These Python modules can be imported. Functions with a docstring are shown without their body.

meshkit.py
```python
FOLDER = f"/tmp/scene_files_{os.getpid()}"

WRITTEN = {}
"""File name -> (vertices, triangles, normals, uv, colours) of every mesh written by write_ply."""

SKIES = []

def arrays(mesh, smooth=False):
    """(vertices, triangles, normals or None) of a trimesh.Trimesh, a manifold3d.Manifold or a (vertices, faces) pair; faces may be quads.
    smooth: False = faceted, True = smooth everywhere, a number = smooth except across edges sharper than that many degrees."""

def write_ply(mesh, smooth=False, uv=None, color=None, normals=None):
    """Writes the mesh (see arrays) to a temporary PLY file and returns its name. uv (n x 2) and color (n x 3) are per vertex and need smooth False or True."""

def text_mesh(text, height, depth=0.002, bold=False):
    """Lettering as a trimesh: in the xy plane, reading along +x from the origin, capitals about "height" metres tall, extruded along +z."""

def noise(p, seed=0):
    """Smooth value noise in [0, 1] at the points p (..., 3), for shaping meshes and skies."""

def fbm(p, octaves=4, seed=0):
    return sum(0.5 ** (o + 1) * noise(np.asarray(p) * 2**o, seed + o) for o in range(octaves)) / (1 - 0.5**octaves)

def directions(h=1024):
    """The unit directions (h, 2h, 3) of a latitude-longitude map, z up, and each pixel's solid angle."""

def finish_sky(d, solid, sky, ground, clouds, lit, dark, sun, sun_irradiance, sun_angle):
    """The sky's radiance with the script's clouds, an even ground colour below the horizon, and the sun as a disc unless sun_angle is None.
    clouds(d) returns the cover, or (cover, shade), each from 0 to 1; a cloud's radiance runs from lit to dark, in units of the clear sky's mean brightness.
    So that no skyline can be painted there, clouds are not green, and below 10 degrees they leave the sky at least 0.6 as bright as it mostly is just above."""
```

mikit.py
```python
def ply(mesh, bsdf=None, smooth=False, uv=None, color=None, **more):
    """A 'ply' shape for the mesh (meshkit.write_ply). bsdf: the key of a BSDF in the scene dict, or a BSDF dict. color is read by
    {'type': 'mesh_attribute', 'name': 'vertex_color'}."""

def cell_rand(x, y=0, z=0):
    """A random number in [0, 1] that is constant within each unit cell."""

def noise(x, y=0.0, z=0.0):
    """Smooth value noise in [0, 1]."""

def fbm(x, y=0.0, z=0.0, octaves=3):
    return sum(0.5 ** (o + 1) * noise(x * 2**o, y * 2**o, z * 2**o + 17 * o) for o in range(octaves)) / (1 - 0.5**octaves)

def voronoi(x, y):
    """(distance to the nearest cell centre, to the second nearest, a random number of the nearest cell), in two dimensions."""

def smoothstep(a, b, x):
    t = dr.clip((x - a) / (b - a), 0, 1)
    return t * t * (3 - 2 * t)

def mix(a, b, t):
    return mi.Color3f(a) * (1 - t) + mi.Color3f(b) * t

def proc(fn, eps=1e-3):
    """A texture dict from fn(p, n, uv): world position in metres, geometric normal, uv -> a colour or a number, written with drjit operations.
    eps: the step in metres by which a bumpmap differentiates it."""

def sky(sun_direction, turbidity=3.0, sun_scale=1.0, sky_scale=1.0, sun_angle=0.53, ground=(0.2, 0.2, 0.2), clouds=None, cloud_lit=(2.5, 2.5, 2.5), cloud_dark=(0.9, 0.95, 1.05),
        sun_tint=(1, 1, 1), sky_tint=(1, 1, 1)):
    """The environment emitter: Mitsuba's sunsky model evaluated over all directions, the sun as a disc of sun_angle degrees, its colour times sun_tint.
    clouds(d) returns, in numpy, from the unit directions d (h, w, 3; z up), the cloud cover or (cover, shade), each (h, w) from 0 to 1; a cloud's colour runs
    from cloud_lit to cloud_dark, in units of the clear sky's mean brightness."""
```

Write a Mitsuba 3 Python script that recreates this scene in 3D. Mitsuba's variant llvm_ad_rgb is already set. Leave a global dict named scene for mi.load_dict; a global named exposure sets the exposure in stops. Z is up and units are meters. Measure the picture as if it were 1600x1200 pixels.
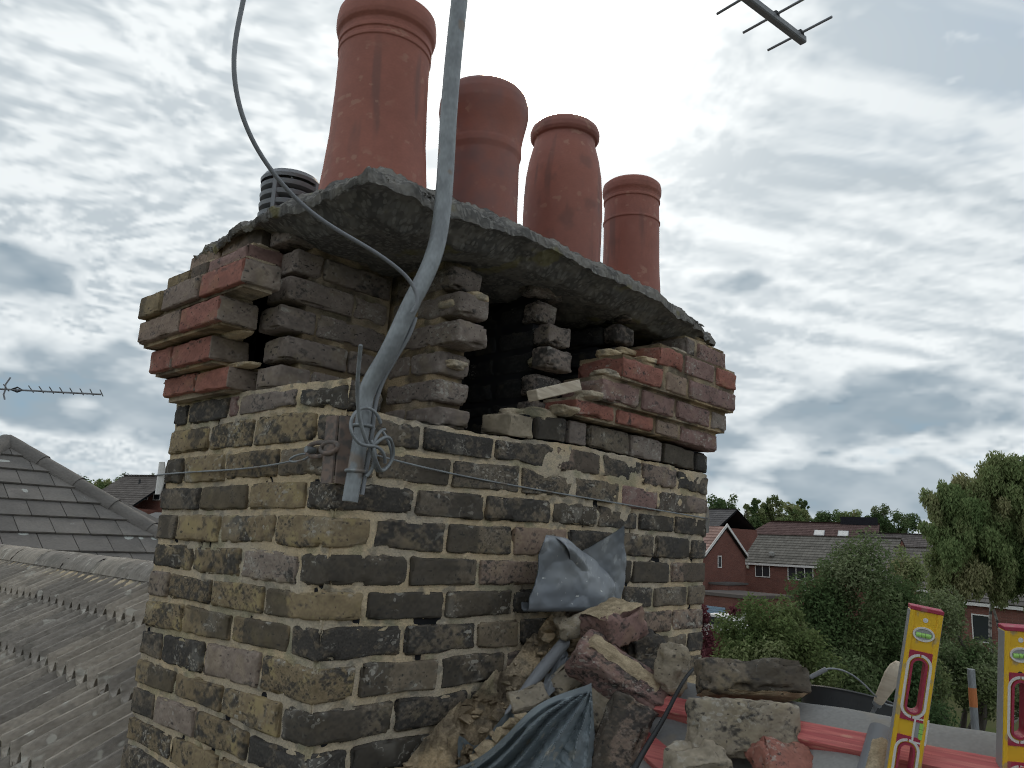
import math, random
import numpy as np, trimesh, mitsuba as mi, drjit as dr
import mikit, meshkit
from mikit import proc, fbm, noise, voronoi, cell_rand, smoothstep, mix
from shapely.geometry import Polygon, Point, box as sbox
from shapely import affinity

T = mi.ScalarTransform4f
rng = np.random.default_rng(7)
random.seed(7)
scene, labels = {}, {}

# ---------------------------------------------------------------- camera, sky, exposure
CAM = np.array([-0.955, -1.378, 0.414])
FWD = np.array([0.718, 0.667, 0.197]); FWD /= np.linalg.norm(FWD)
RGT = np.array([0.674, -0.738, 0.042]); RGT -= FWD * (RGT @ FWD); RGT /= np.linalg.norm(RGT)
UP = np.cross(RGT, FWD)
scene['camera'] = {'type': 'perspective', 'fov': 66.48, 'fov_axis': 'x', 'near_clip': 0.02, 'far_clip': 3000.0,
                   'to_world': T().look_at(origin=CAM.tolist(), target=(CAM + FWD).tolist(), up=UP.tolist())}
SUN = np.array([0.619, 0.532, 0.578]); SUN /= np.linalg.norm(SUN)
exposure = 2.55


BANKS = [(.53, 18, .07, 2.4, .15), (.41, 15.5, .05, 3, .12), (.47, 8.4, .11, 2.2, .20), (.31, 9, .13, 2, .18), (.17, 9, .09, 2, .18), (.39, 5.2, .12, .9, .15), (.14, 31, .07, 5, .17), (.13, 22, .05, 2.5, .15),
         (1.29, 15.5, .09, 1.5, .13), (1.2, 17.6, .10, 1.2, .14), (1.27, 10, .14, 2.3, .19), (1.3, 6.2, .1, .8, .12), (-.6, 11, .4, 4, .12), (2.3, 12, .4, 4, .12), (3.6, 10, .5, 4, .12), (-1.9, 12, .5, 4, .12)]   # cloud banks: azimuth, elevation, half widths, strength
def clouds(d):
    """A broken deck: rippled altocumulus over most of the sky, low dark cumulus towards the horizon, all brighter towards the veiled sun."""
    z = np.maximum(d[..., 2], 0.012)
    az = np.arctan2(d[..., 1], d[..., 0])
    el = np.degrees(np.arcsin(np.clip(d[..., 2], -1, 1)))
    k = 1.0 / (z + 0.10)
    px, py = d[..., 0] * k, d[..., 1] * k
    o = np.zeros_like(px)
    warp = meshkit.fbm(np.stack([px * 1.3, py * 1.3, o], -1), 4, 5) - 0.5
    wx, wy = px + 0.55 * warp, py - 0.45 * warp
    # ripples of the high deck
    cells = meshkit.fbm(np.stack([wx * 16, wy * 16, o + 3], -1), 4, 11); fine = meshkit.fbm(np.stack([wx * 36, wy * 36, o + 8], -1), 3, 19)
    a, b = (wx * 0.83 - wy * 0.55), (wx * 0.55 + wy * 0.83)
    streak = meshkit.fbm(np.stack([a * 2.2, b * 9, o], -1), 4, 29)
    broad = meshkit.fbm(np.stack([wx * 1.5, wy * 1.5, o], -1), 4, 37)
    side = np.clip(0.5 + 1.6 * (d @ np.array([0.67, -0.74, 0.0])), 0, 1)                                 # dappled towards one side of the sky, streaked towards the other
    dapple = (1 - side) * (0.55 * cells + 0.45 * fine) + side * (0.62 * streak + 0.2 * cells + 0.18 * fine)
    high = np.clip((dapple - 0.38) / 0.25, 0, 1)
    # low cumulus
    u = np.stack([np.cos(az) * 8.5, np.sin(az) * 8.5, el * 0.26], -1)
    w2 = meshkit.fbm(u * 0.9, 4, 41) - 0.5
    body = meshkit.fbm(u + w2[..., None] * np.array([.9, .9, .7]), 6, 43)
    low = body - 0.11 * np.clip((el - 7) / 12, -0.4, 2) + sum(h * np.exp(-((az - a0) / sa) ** 2 - ((el - e0) / se) ** 2) for a0, e0, sa, se, h in BANKS) - 0.03
    lowmask = np.clip((low - 0.46) / 0.09, 0, 1); rim = np.clip((low - 0.48) / 0.17, 0, 1)
    ang = np.degrees(np.arccos(np.clip(d @ SUN, -1, 1)))
    high = 0.5 + (high - 0.5) * np.clip(el / 6, 0.15, 1)
    lum = 0.34 + 0.22 * high + 0.25 * (broad - 0.5) + 0.04 * np.clip(el / 40, 0, 1)
    lum = lum * (1 - lowmask) + lowmask * (0.68 - 0.36 * rim + 0.30 * (meshkit.fbm(u * 2.3 + 7, 4, 61) - 0.5))
    lum = lum + (0.70 * np.exp(-(ang / 8.0) ** 2) + 0.40 * np.exp(-ang / 9) + 0.12 * np.exp(-ang / 30)) * (1 - 0.6 * lowmask)
    thin = np.clip((0.46 - broad) / 0.16, 0, 1) * (1 - high) * (1 - lowmask) * np.clip((ang - 14) / 20, 0, 1)
    return 1 - 0.25 * thin, np.clip((1.6 - lum) / (1.6 - 0.22), 0, 1)


scene['sky_light'] = mikit.sky(SUN.tolist(), turbidity=3.5, sun_scale=0.04, sun_angle=11, clouds=clouds, cloud_lit=(4.4, 4.33, 4.12), cloud_dark=(0.40, 0.57, 0.71), ground=(0.16, 0.16, 0.15))

# ---------------------------------------------------------------- helpers
def key(name, parent=None):
    base = name if parent is None else parent + '__' + name
    k, i = base, 0
    def taken(q): return q in scene or q in labels or any(s.startswith(q + '__') for s in (scene if parent is None else ()))
    while taken(k):
        i += 1; k = f'{base}_{i:03d}'
    return k

_next = {}
def fastkey(name, parent=None):
    base = name if parent is None else parent + '__' + name
    n = _next.get(base, 0); _next[base] = n + 1
    return base if n == 0 else f'{base}_{n:03d}'

def obj(name, mesh, bsdf, parent=None, smooth=False, **kw):
    k = fastkey(name, parent)
    if 'uv' in kw and not isinstance(smooth, bool):
        v, f, _ = meshkit.arrays(mesh, smooth); mesh, smooth = (v, f), True; kw['uv'] = np.tile(np.asarray(kw['uv'])[:1], (len(v), 1))
    scene[k] = mikit.ply(mesh, bsdf, smooth=smooth, **kw)
    return k

def thing(name, label, cat, group=None):
    k = fastkey(name)
    labels[k] = {'label': label, 'category': cat}
    if group: labels[k]['group'] = group
    return k

def tag(k, label=None, cat=None, group=None, kind=None):
    d = labels.setdefault(k, {})
    for a, b in (('label', label), ('category', cat), ('group', group), ('kind', kind)):
        if b: d[a] = b
    return k

def cat_meshes(ms):
    vs, fs, n = [], [], 0
    for v, f in ms:
        vs.append(np.asarray(v)); fs.append(np.asarray(f) + n); n += len(v)
    return np.vstack(vs), np.vstack(fs)

def vf(m): return np.asarray(m.vertices), np.asarray(m.faces)

def smooth01(t): t = np.clip(t, 0, 1); return t * t * (3 - 2 * t)

def unit(v): v = np.asarray(v, float); return v / np.linalg.norm(v)

def frame_for(axis):
    z = unit(axis); h = np.array([0, 0, 1.0]) if abs(z[2]) < 0.9 else np.array([1.0, 0, 0])
    x = unit(np.cross(h, z)); return x, np.cross(z, x), z

def spline(pts, n):
    from scipy.interpolate import CubicSpline
    p = np.asarray(pts, float); t = np.concatenate([[0], np.cumsum(np.linalg.norm(np.diff(p, axis=0), axis=1))])
    return CubicSpline(t, p)(np.linspace(0, t[-1], n))

def tube(path, radius, seg=12, caps=True):
    """Tube along a path with parallel transport; radius a number or one per point."""
    p = np.asarray(path, float); r = np.broadcast_to(np.asarray(radius, float), (len(p),))
    tan = np.gradient(p, axis=0); tan /= np.linalg.norm(tan, axis=1, keepdims=True)
    x, y, _ = frame_for(tan[0]); a = np.arange(seg) / seg * 2 * np.pi; rings = []
    for i in range(len(p)):
        x = unit(x - tan[i] * (x @ tan[i])); y = np.cross(tan[i], x)
        rings.append(p[i] + r[i] * (np.cos(a)[:, None] * x + np.sin(a)[:, None] * y))
    v = np.vstack(rings); f = []
    for i in range(len(p) - 1):
        for j in range(seg):
            q, w = i * seg + j, i * seg + (j + 1) % seg
            f += [[q, w, w + seg], [q, w + seg, q + seg]]
    if caps:
        n = len(v); v = np.vstack([v, p[0], p[-1]]); b = (len(p) - 1) * seg
        for j in range(seg):
            f += [[n, (j + 1) % seg, j], [n + 1, b + j, b + (j + 1) % seg]]
    return v, np.array(f)

def lathe(profile, seg=64, center=(0, 0, 0)):
    pr = np.asarray(profile, float); a = np.arange(seg) / seg * 2 * np.pi
    v = np.stack([np.outer(pr[:, 0], np.cos(a)), np.outer(pr[:, 0], np.sin(a)), np.repeat(pr[:, 1:2], seg, 1)], -1).reshape(-1, 3) + np.asarray(center)
    f = []
    for i in range(len(pr) - 1):
        for j in range(seg):
            q, w = i * seg + j, i * seg + (j + 1) % seg
            f += [[q, w, w + seg], [q, w + seg, q + seg]]
    return v, np.array(f)

def grid_faces(nu, nv):
    i, j = np.meshgrid(np.arange(nu - 1), np.arange(nv - 1), indexing='ij')
    a = (i * nv + j).ravel(); b = a + nv
    return np.vstack([np.stack([a, b, b + 1], 1), np.stack([a, b + 1, a + 1], 1)])

def oriented(center, ax, ay, az):
    """local -> world with given unit axes"""
    M = np.stack([unit(ax), unit(ay), unit(az)], 1)
    return lambda v: np.asarray(v) @ M.T + np.asarray(center)

def bevel_box(L, W, H, r=0.003):
    """box centred at the origin with bevelled edges (hull of shrunken boxes)"""
    h = np.array([L, W, H]) / 2; pts = []
    for k in range(3):
        e = h - r; e[k] = h[k]
        for s in np.ndindex(2, 2, 2): pts.append(e * (np.array(s) * 2 - 1))
    m = trimesh.convex.convex_hull(np.array(pts)); return vf(m)

_pat = {}
def rounded_grid(L, D, H, r, nx, ny, nz):
    """closed grid box (0..L, 0..D, 0..H) with rounded edges: vertices, faces, outward normals"""
    def ticks(S, n):
        inner = np.linspace(r, S - r, max(n - 1, 2)); return np.concatenate([[0, r * 0.35], inner, [S - r * 0.35, S]])
    tx, ty, tz = ticks(L, nx), ticks(D, ny), ticks(H, nz); vs, fs, n = [], [], 0
    for ax, val, flip in ((0, 0, 1), (0, 1, 0), (1, 0, 0), (1, 1, 1), (2, 0, 1), (2, 1, 0)):
        A, Bt = [(ty, tz), (tx, tz), (tx, ty)][ax]; a, b = np.meshgrid(A, Bt, indexing='ij')
        c = np.full_like(a, [L, D, H][ax] * val); xyz = [(c, a, b), (a, c, b), (a, b, c)][ax]
        v = np.stack([q.ravel() for q in xyz], -1); f = grid_faces(len(A), len(Bt))
        if flip: f = f[:, ::-1]
        vs.append(v); fs.append(f + n); n += len(v)
    v, f = np.vstack(vs), np.vstack(fs)
    key_ = np.round(v * 1e6).astype(np.int64); _, idx, inv = np.unique(key_, axis=0, return_index=True, return_inverse=True)
    v = v[idx]; f = inv.ravel()[f]
    inner = np.clip(v, r, np.array([L, D, H]) - r); d = v - inner; l = np.linalg.norm(d, axis=1, keepdims=True)
    nrm = np.where(l > 1e-9, d / np.maximum(l, 1e-9), 0)
    v = inner + nrm * np.minimum(l, r)
    on = l[:, 0] < 1e-9
    return v, f, nrm

def brick_mesh(L, D, H, seed, r=0.007, amp=0.003, rough=1.0, res=0.013, chip=0.5):
    nx, ny, nz = (max(3, int(round(s / res))) for s in (L, D, H))
    v, f, n = rounded_grid(L, D, H, r, nx, ny, nz)
    o = np.array([seed * 3.17, seed * 1.93, seed * 0.71])
    a = meshkit.fbm(v * 22 + o, 3, 3) - 0.5; b = meshkit.fbm(v * 75 + o, 2, 9) - 0.5
    edge = np.sum(np.abs(n) > 0.35, 1) >= 2
    c = np.clip(meshkit.fbm(v * 30 + o + 5, 2, 21) - 0.52, 0, 1) * chip * 0.055 * edge
    v = v + n * (amp * 2.0 * a + amp * rough * b - c)[:, None]
    return v, f

def displace(v, f, amp, freq, seed=0, octaves=4):
    m = trimesh.Trimesh(v, f, process=False); n = np.asarray(m.vertex_normals)
    return v + n * ((meshkit.fbm(v * freq + seed * 7.3, octaves, seed) - 0.5) * 2 * amp)[:, None], f

def lump(size, seed, amp=0.25, sub=3):
    """an irregular rubble lump"""
    m = trimesh.creation.icosphere(subdivisions=sub); v = np.asarray(m.vertices)
    q = np.sign(v) * np.abs(v) ** 0.72; q /= np.max(np.abs(q))
    k = 1 + amp * 2 * (meshkit.fbm(v * 1.3 + seed * 5.1, 4, seed) - 0.5)
    return q * k[:, None] * np.asarray(size) / 2, np.asarray(m.faces)

def chunk(size, seed, n=13):
    """an angular broken piece"""
    r = np.random.default_rng(seed); p = r.normal(size=(n, 3)); p /= np.linalg.norm(p, axis=1, keepdims=True); p *= r.uniform(.75, 1, (n, 1))
    return vf(trimesh.convex.convex_hull(p * np.asarray(size) / 2))

# ---------------------------------------------------------------- materials
def two(b): return {'type': 'twosided', 'bsdf': b}

def bumped(b, fn, scale, eps=8e-4):
    return two({'type': 'bumpmap', 'arbitrary': proc(fn, eps), 'scale': scale, 'bsdf': b})

C3 = mi.Color3f

def brick_colour(p, n, uv):
    cls, eff = dr.floor(uv.x), uv.x - dr.floor(uv.x)
    sd, soot = dr.floor(uv.y), uv.y - dr.floor(uv.y)
    ox, oy, oz = sd * 3.71, sd * 1.37, sd * 2.11
    fr = 0.72 + 0.75 * cell_rand(sd, 7.0, 2.0)
    x, y, z = p.x * fr + ox, p.y * fr + oy, p.z * fr + oz
    lo = fbm(x * 11, y * 11, z * 13, 3); mid = fbm(x * 42, y * 42, z * 42, 3); hi = noise(x * 210, y * 210, z * 210)
    tint = cell_rand(sd, 3.0, 5.0)
    col = mix((0.300, 0.226, 0.132), (0.215, 0.160, 0.098), tint)                        # yellow stock
    col = dr.select(cls == 1, mix((0.165, 0.134, 0.102), (0.215, 0.168, 0.118), tint), col)   # dark stock
    col = dr.select(cls == 2, mix((0.290, 0.205, 0.155), (0.240, 0.185, 0.155), tint), col)   # brown
    col = dr.select(cls == 3, mix((0.330, 0.135, 0.100), (0.280, 0.118, 0.092), tint), col)   # red
    col = dr.select(cls == 4, mix((0.285, 0.220, 0.180), (0.255, 0.205, 0.170), tint), col)   # pink
    col = dr.select(cls == 5, mix((0.330, 0.272, 0.200), (0.290, 0.245, 0.190), tint), col)   # mortar coated
    col = dr.select(cls == 6, C3(0.030, 0.030, 0.032), col)                               # flue black
    col = dr.select(cls == 7, mix((0.255, 0.205, 0.175), (0.205, 0.168, 0.148), tint), col)   # grey-brown inner
    col = dr.select(cls == 8, mix((0.255, 0.155, 0.135), (0.225, 0.140, 0.125), tint), col)   # purple-red
    col = col * (0.55 + 0.9 * mid) * (0.86 + 0.28 * hi)
    ochre = smoothstep(0.56, 0.70, fbm(x * 19 + 9, y * 19, z * 19, 3)) * dr.select(cls == 0, 0.55, 0.12)
    col = mix(col, C3(0.40, 0.31, 0.15), ochre)
    s = lo * 0.30 + mid * 0.38 + 0.32 * fbm(x * 115 + 3, y * 115, z * 115, 3)
    th = 0.70 - 0.42 * soot
    dark = smoothstep(th - 0.10, th + 0.10, s)
    col = mix(col, C3(0.042, 0.039, 0.037) * (0.6 + 0.9 * hi), dark * 0.92)
    burn = smoothstep(0.50, 0.56, noise(x * 7.5 + 3, y * 7.5, z * 2.5) + 0.16 * (mid - 0.5)) * dr.select((cell_rand(sd, 9.0, 4.0) > 0.42) & (cls < 3), 0.72, 0.0)   # kiln-burnt halves
    col = mix(col, C3(0.068, 0.057, 0.045) * (0.5 + 1.0 * mid), burn)
    pit = smoothstep(0.80, 0.90, noise(x * 130, y * 130, z * 130))
    col = mix(col, C3(0.035, 0.033, 0.032), pit * 0.75)
    vein = 1 - smoothstep(0.0, 0.045, dr.abs(fbm(x * 36 + 31, y * 36, z * 36, 3) - 0.5))
    patch = smoothstep(0.66 - 0.34 * eff, 0.84 - 0.34 * eff, fbm(x * 14 + 51, y * 14, z * 14, 3))
    fleck = smoothstep(0.74, 0.80, noise(x * 95 + 7, y * 95, z * 95))
    smear = smoothstep(0.52, 0.66, fbm(x * 27 + 71, y * 27, z * 16, 3)) * 0.55
    return mix(col, C3(0.43, 0.40, 0.35), dr.clip((vein * 0.5 * smoothstep(0.35, 0.6, hi) + fleck * 0.60 + smear * eff * 0.7) * patch, 0, 0.75))

def brick_bump(p, n, uv):
    return 0.6 * fbm(p.x * 120, p.y * 120, p.z * 120, 3) + 0.4 * noise(p.x * 420, p.y * 420, p.z * 420)

scene['mat_brick'] = bumped({'type': 'principled', 'base_color': proc(brick_colour), 'roughness': 0.82, 'specular': 0.35}, brick_bump, 0.0035)

def mortar_colour(p, n, uv):
    lo = fbm(p.x * 5, p.y * 5, p.z * 7, 3); mid = fbm(p.x * 34, p.y * 34, p.z * 34, 3); hi = noise(p.x * 330, p.y * 330, p.z * 330)
    c = mix((0.620, 0.490, 0.325), (0.530, 0.450, 0.345), smoothstep(0.38, 0.62, lo))
    c = mix(c, C3(0.270, 0.245, 0.205), smoothstep(0.55, 0.72, mid) * 0.7)
    c = mix(c, C3(0.28, 0.27, 0.17), smoothstep(0.60, 0.72, fbm(p.x * 13 + 4, p.y * 13, p.z * 13, 3)) * 0.5)
    return c * (0.78 + 0.44 * hi)

def mortar_bump(p, n, uv): return 0.5 * fbm(p.x * 95, p.y * 95, p.z * 95, 3) + 0.5 * noise(p.x * 360, p.y * 360, p.z * 360)
def old_mortar(p, n, uv): return mortar_colour(p, n, uv) * mix((0.80, 0.76, 0.72), (0.34, 0.32, 0.31), smoothstep(0.35, 0.62, fbm(p.x * 17 + 3, p.y * 17, p.z * 17, 4)))
scene['mat_old_mortar'] = bumped({'type': 'diffuse', 'reflectance': proc(old_mortar)}, mortar_bump, 0.006)
scene['mat_mortar'] = bumped({'type': 'diffuse', 'reflectance': proc(mortar_colour)}, mortar_bump, 0.0045)

def soot_colour(p, n, uv):
    return C3(0.030, 0.030, 0.033) * (0.6 + 0.8 * fbm(p.x * 25, p.y * 25, p.z * 25, 3))
scene['mat_soot'] = two({'type': 'diffuse', 'reflectance': proc(soot_colour)})

def cement_colour(p, n, uv):
    mid = fbm(p.x * 22, p.y * 22, p.z * 22, 3); a, b, r = voronoi(p.x * 85 + p.z * 40, p.y * 85 + p.z * 55)
    c = mix((0.250, 0.232, 0.210), (0.140, 0.134, 0.128), smoothstep(0.36, 0.60, mid))
    c = mix(c, mix((0.36, 0.345, 0.32), (0.14, 0.13, 0.125), r), smoothstep(0.55, 0.30, a) * 0.65)
    return mix(c, C3(0.27, 0.24, 0.11), smoothstep(0.64, 0.74, fbm(p.x * 12 + 7, p.y * 12, p.z * 12, 3)) * 0.6)
def cement_bump(p, n, uv): return 0.7 * fbm(p.x * 110, p.y * 110, p.z * 110, 3) + 0.3 * noise(p.x * 300, p.y * 300, p.z * 300)
scene['mat_cement'] = bumped({'type': 'diffuse', 'reflectance': proc(cement_colour)}, cement_bump, 0.008)

def clay_colour(p, n, uv):
    sd = uv.y; x, y, z = p.x + sd * 3.1, p.y + sd * 1.7, p.z
    lo = fbm(x * 6, y * 6, z * 5, 3); mid = fbm(x * 30, y * 30, z * 22, 3); hi = noise(x * 260, y * 260, z * 260)
    c = mix((0.385, 0.142, 0.102), (0.318, 0.116, 0.088), lo) * (0.86 + 0.22 * mid) * (0.93 + 0.14 * hi)
    c = mix(c, C3(0.190, 0.108, 0.104), uv.x * 0.95 * smoothstep(0.25, 0.75, lo * 0.6 + mid * 0.4))
    rain = smoothstep(0.56, 0.74, fbm(x * 38 + 9, y * 38, z * 3.2, 3)) * smoothstep(0.40, 0.62, fbm(x * 5 + 2, y * 5, z * 4, 2))
    c = mix(c, C3(0.150, 0.085, 0.075), rain * 0.5)
    pale = smoothstep(0.62, 0.72, fbm(x * 44 + 5, y * 44, z * 44, 3)) * smoothstep(0.45, 0.62, fbm(x * 8 + 15, y * 8, z * 8, 2))
    c = mix(c, C3(0.46, 0.27, 0.20), pale * 0.45)
    black = smoothstep(0.56, 0.76, fbm(x * 24 + 25, y * 24, z * 14, 4))
    return mix(c, C3(0.075, 0.055, 0.052), black * 0.32 * smoothstep(0.2, 0.3, uv.x) * smoothstep(0.9, 0.6, uv.x))
scene['mat_clay'] = two({'type': 'principled', 'base_color': proc(clay_colour), 'roughness': 0.62, 'specular': 0.35})

def zinc_colour(p, n, uv):
    m = fbm(p.x * 45, p.y * 45, p.z * 30, 3); h = noise(p.x * 300, p.y * 300, p.z * 120)
    c = mix((0.28, 0.295, 0.305), (0.225, 0.235, 0.245), smoothstep(0.35, 0.65, m)) * (0.88 + 0.24 * h)
    return mix(c, C3(0.24, 0.17, 0.12), smoothstep(0.66, 0.74, fbm(p.x * 20 + 3, p.y * 20, p.z * 20, 3)) * 0.6)
scene['mat_zinc'] = two({'type': 'principled', 'base_color': proc(zinc_colour), 'roughness': 0.48, 'metallic': 0.35, 'specular': 0.5})

def rust_colour(p, n, uv):
    m = fbm(p.x * 60, p.y * 60, p.z * 60, 3)
    return mix((0.225, 0.160, 0.130), (0.130, 0.110, 0.100), smoothstep(0.35, 0.65, m))
scene['mat_rust'] = two({'type': 'principled', 'base_color': proc(rust_colour), 'roughness': 0.8})

def tile_colour(p, n, uv):
    sd = uv.y; x, y, z = p.x, p.y + sd * 0.0, p.z
    lo = fbm(x * 3, y * 3, z * 3, 3); mid = fbm(x * 8 + sd, y * 34, z * 8, 3); hi = noise(x * 90, y * 240, z * 90)
    c = mix((0.370, 0.325, 0.275), (0.285, 0.255, 0.225), smoothstep(0.35, 0.65, lo * 0.5 + cell_rand(sd, 1, 1) * 0.5)) * (0.62 + 0.72 * mid) * (0.85 + 0.3 * hi)
    l = smoothstep(0.66, 0.73, fbm(x * 17 + 4, y * 30, z * 17, 3))
    c = mix(c, C3(0.55, 0.52, 0.46), l * 0.8)
    m = smoothstep(0.60, 0.70, fbm(x * 10 + 14, y * 16, z * 10, 3))
    return mix(c, C3(0.13, 0.125, 0.11), m * 0.4)
def tile_bump(p, n, uv): return fbm(p.x * 60, p.y * 90, p.z * 60, 3)
scene['mat_tile'] = bumped({'type': 'diffuse', 'reflectance': proc(tile_colour)}, tile_bump, 0.005)

def slate_colour(p, n, uv):
    sd = uv.y; mid = fbm(p.x * 6 + sd, p.y * 6, p.z * 9, 3); hi = noise(p.x * 60, p.y * 60, p.z * 60)
    c = mix((0.158, 0.143, 0.130), (0.115, 0.105, 0.097), cell_rand(sd, 2, 2)) * (0.75 + 0.5 * mid) * (0.88 + 0.24 * hi)
    l = smoothstep(0.735, 0.765, fbm(p.x * 7 + 3 * sd, p.y * 7, p.z * 7, 2)) * smoothstep(0.5, 0.6, cell_rand(sd, 5, 5))
    return mix(c, C3(0.42, 0.43, 0.40), l * 0.85)
scene['mat_slate'] = two({'type': 'principled', 'base_color': proc(slate_colour), 'roughness': 0.7, 'specular': 0.3})

def lead_colour(p, n, uv):
    lo = fbm(p.x * 9, p.y * 9, p.z * 9, 3); mid = fbm(p.x * 38, p.y * 38, p.z * 24, 3)
    c = mix((0.145, 0.158, 0.180), (0.250, 0.262, 0.280), smoothstep(0.35, 0.68, lo))
    c = mix(c, C3(0.42, 0.43, 0.44), smoothstep(0.60, 0.72, mid) * smoothstep(0.45, 0.60, lo) * 0.6)
    fl = smoothstep(0.915, 0.94, noise(p.x * 110, p.y * 110, p.z * 110))
    return mix(c, C3(0.6, 0.6, 0.58), fl * 0.7)
scene['mat_lead'] = two({'type': 'principled', 'base_color': proc(lead_colour), 'roughness': 0.5, 'metallic': 0.25, 'specular': 0.5})

def sack_colour(p, n, uv):
    m = fbm(p.x * 14, p.y * 14, p.z * 14, 3)
    c = mix((0.160, 0.188, 0.205), (0.200, 0.228, 0.245), m)
    return mix(c, C3(0.36, 0.32, 0.25), smoothstep(0.60, 0.72, fbm(p.x * 55, p.y * 55, p.z * 55, 3)) * smoothstep(0.45, 0.62, fbm(p.x * 9, p.y * 9, p.z * 9, 2)) * 0.6)
scene['mat_sack'] = two({'type': 'principled', 'base_color': proc(sack_colour), 'roughness': 0.42, 'specular': 0.5})

def membrane_colour(p, n, uv):
    lo = fbm(p.x * 5, p.y * 5, p.z * 5, 3); hi = noise(p.x * 240, p.y * 240, p.z * 240)
    c = mix((0.230, 0.228, 0.228), (0.290, 0.282, 0.270), smoothstep(0.35, 0.65, lo)) * (0.9 + 0.2 * hi)
    return mix(c, C3(0.33, 0.28, 0.21), smoothstep(0.60, 0.74, fbm(p.x * 16 + 2, p.y * 16, p.z * 16, 3)) * 0.5)
scene['mat_membrane'] = two({'type': 'diffuse', 'reflectance': proc(membrane_colour)})

def batten_colour(p, n, uv):
    g = fbm(p.x * 160, p.y * 9, p.z * 160, 3); h = noise(p.x * 420, p.y * 30, p.z * 420)
    c = mix((0.560, 0.170, 0.150), (0.440, 0.100, 0.098), smoothstep(0.35, 0.65, g)) * (0.85 + 0.3 * h)
    return mix(c, C3(0.62, 0.36, 0.26), smoothstep(0.66, 0.76, fbm(p.x * 60, p.y * 14, p.z * 60, 3)) * 0.5)
scene['mat_batten'] = two({'type': 'principled', 'base_color': proc(batten_colour), 'roughness': 0.75})

def wood_colour(p, n, uv):
    d = p.x * 40 - p.y * 40 + p.z * 160; g = fbm(d, p.z * 90, p.x * 8, 3)
    return mix((0.62, 0.53, 0.42), (0.50, 0.41, 0.31), smoothstep(0.35, 0.65, g))
scene['mat_wood'] = two({'type': 'principled', 'base_color': proc(wood_colour), 'roughness': 0.7})

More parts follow.
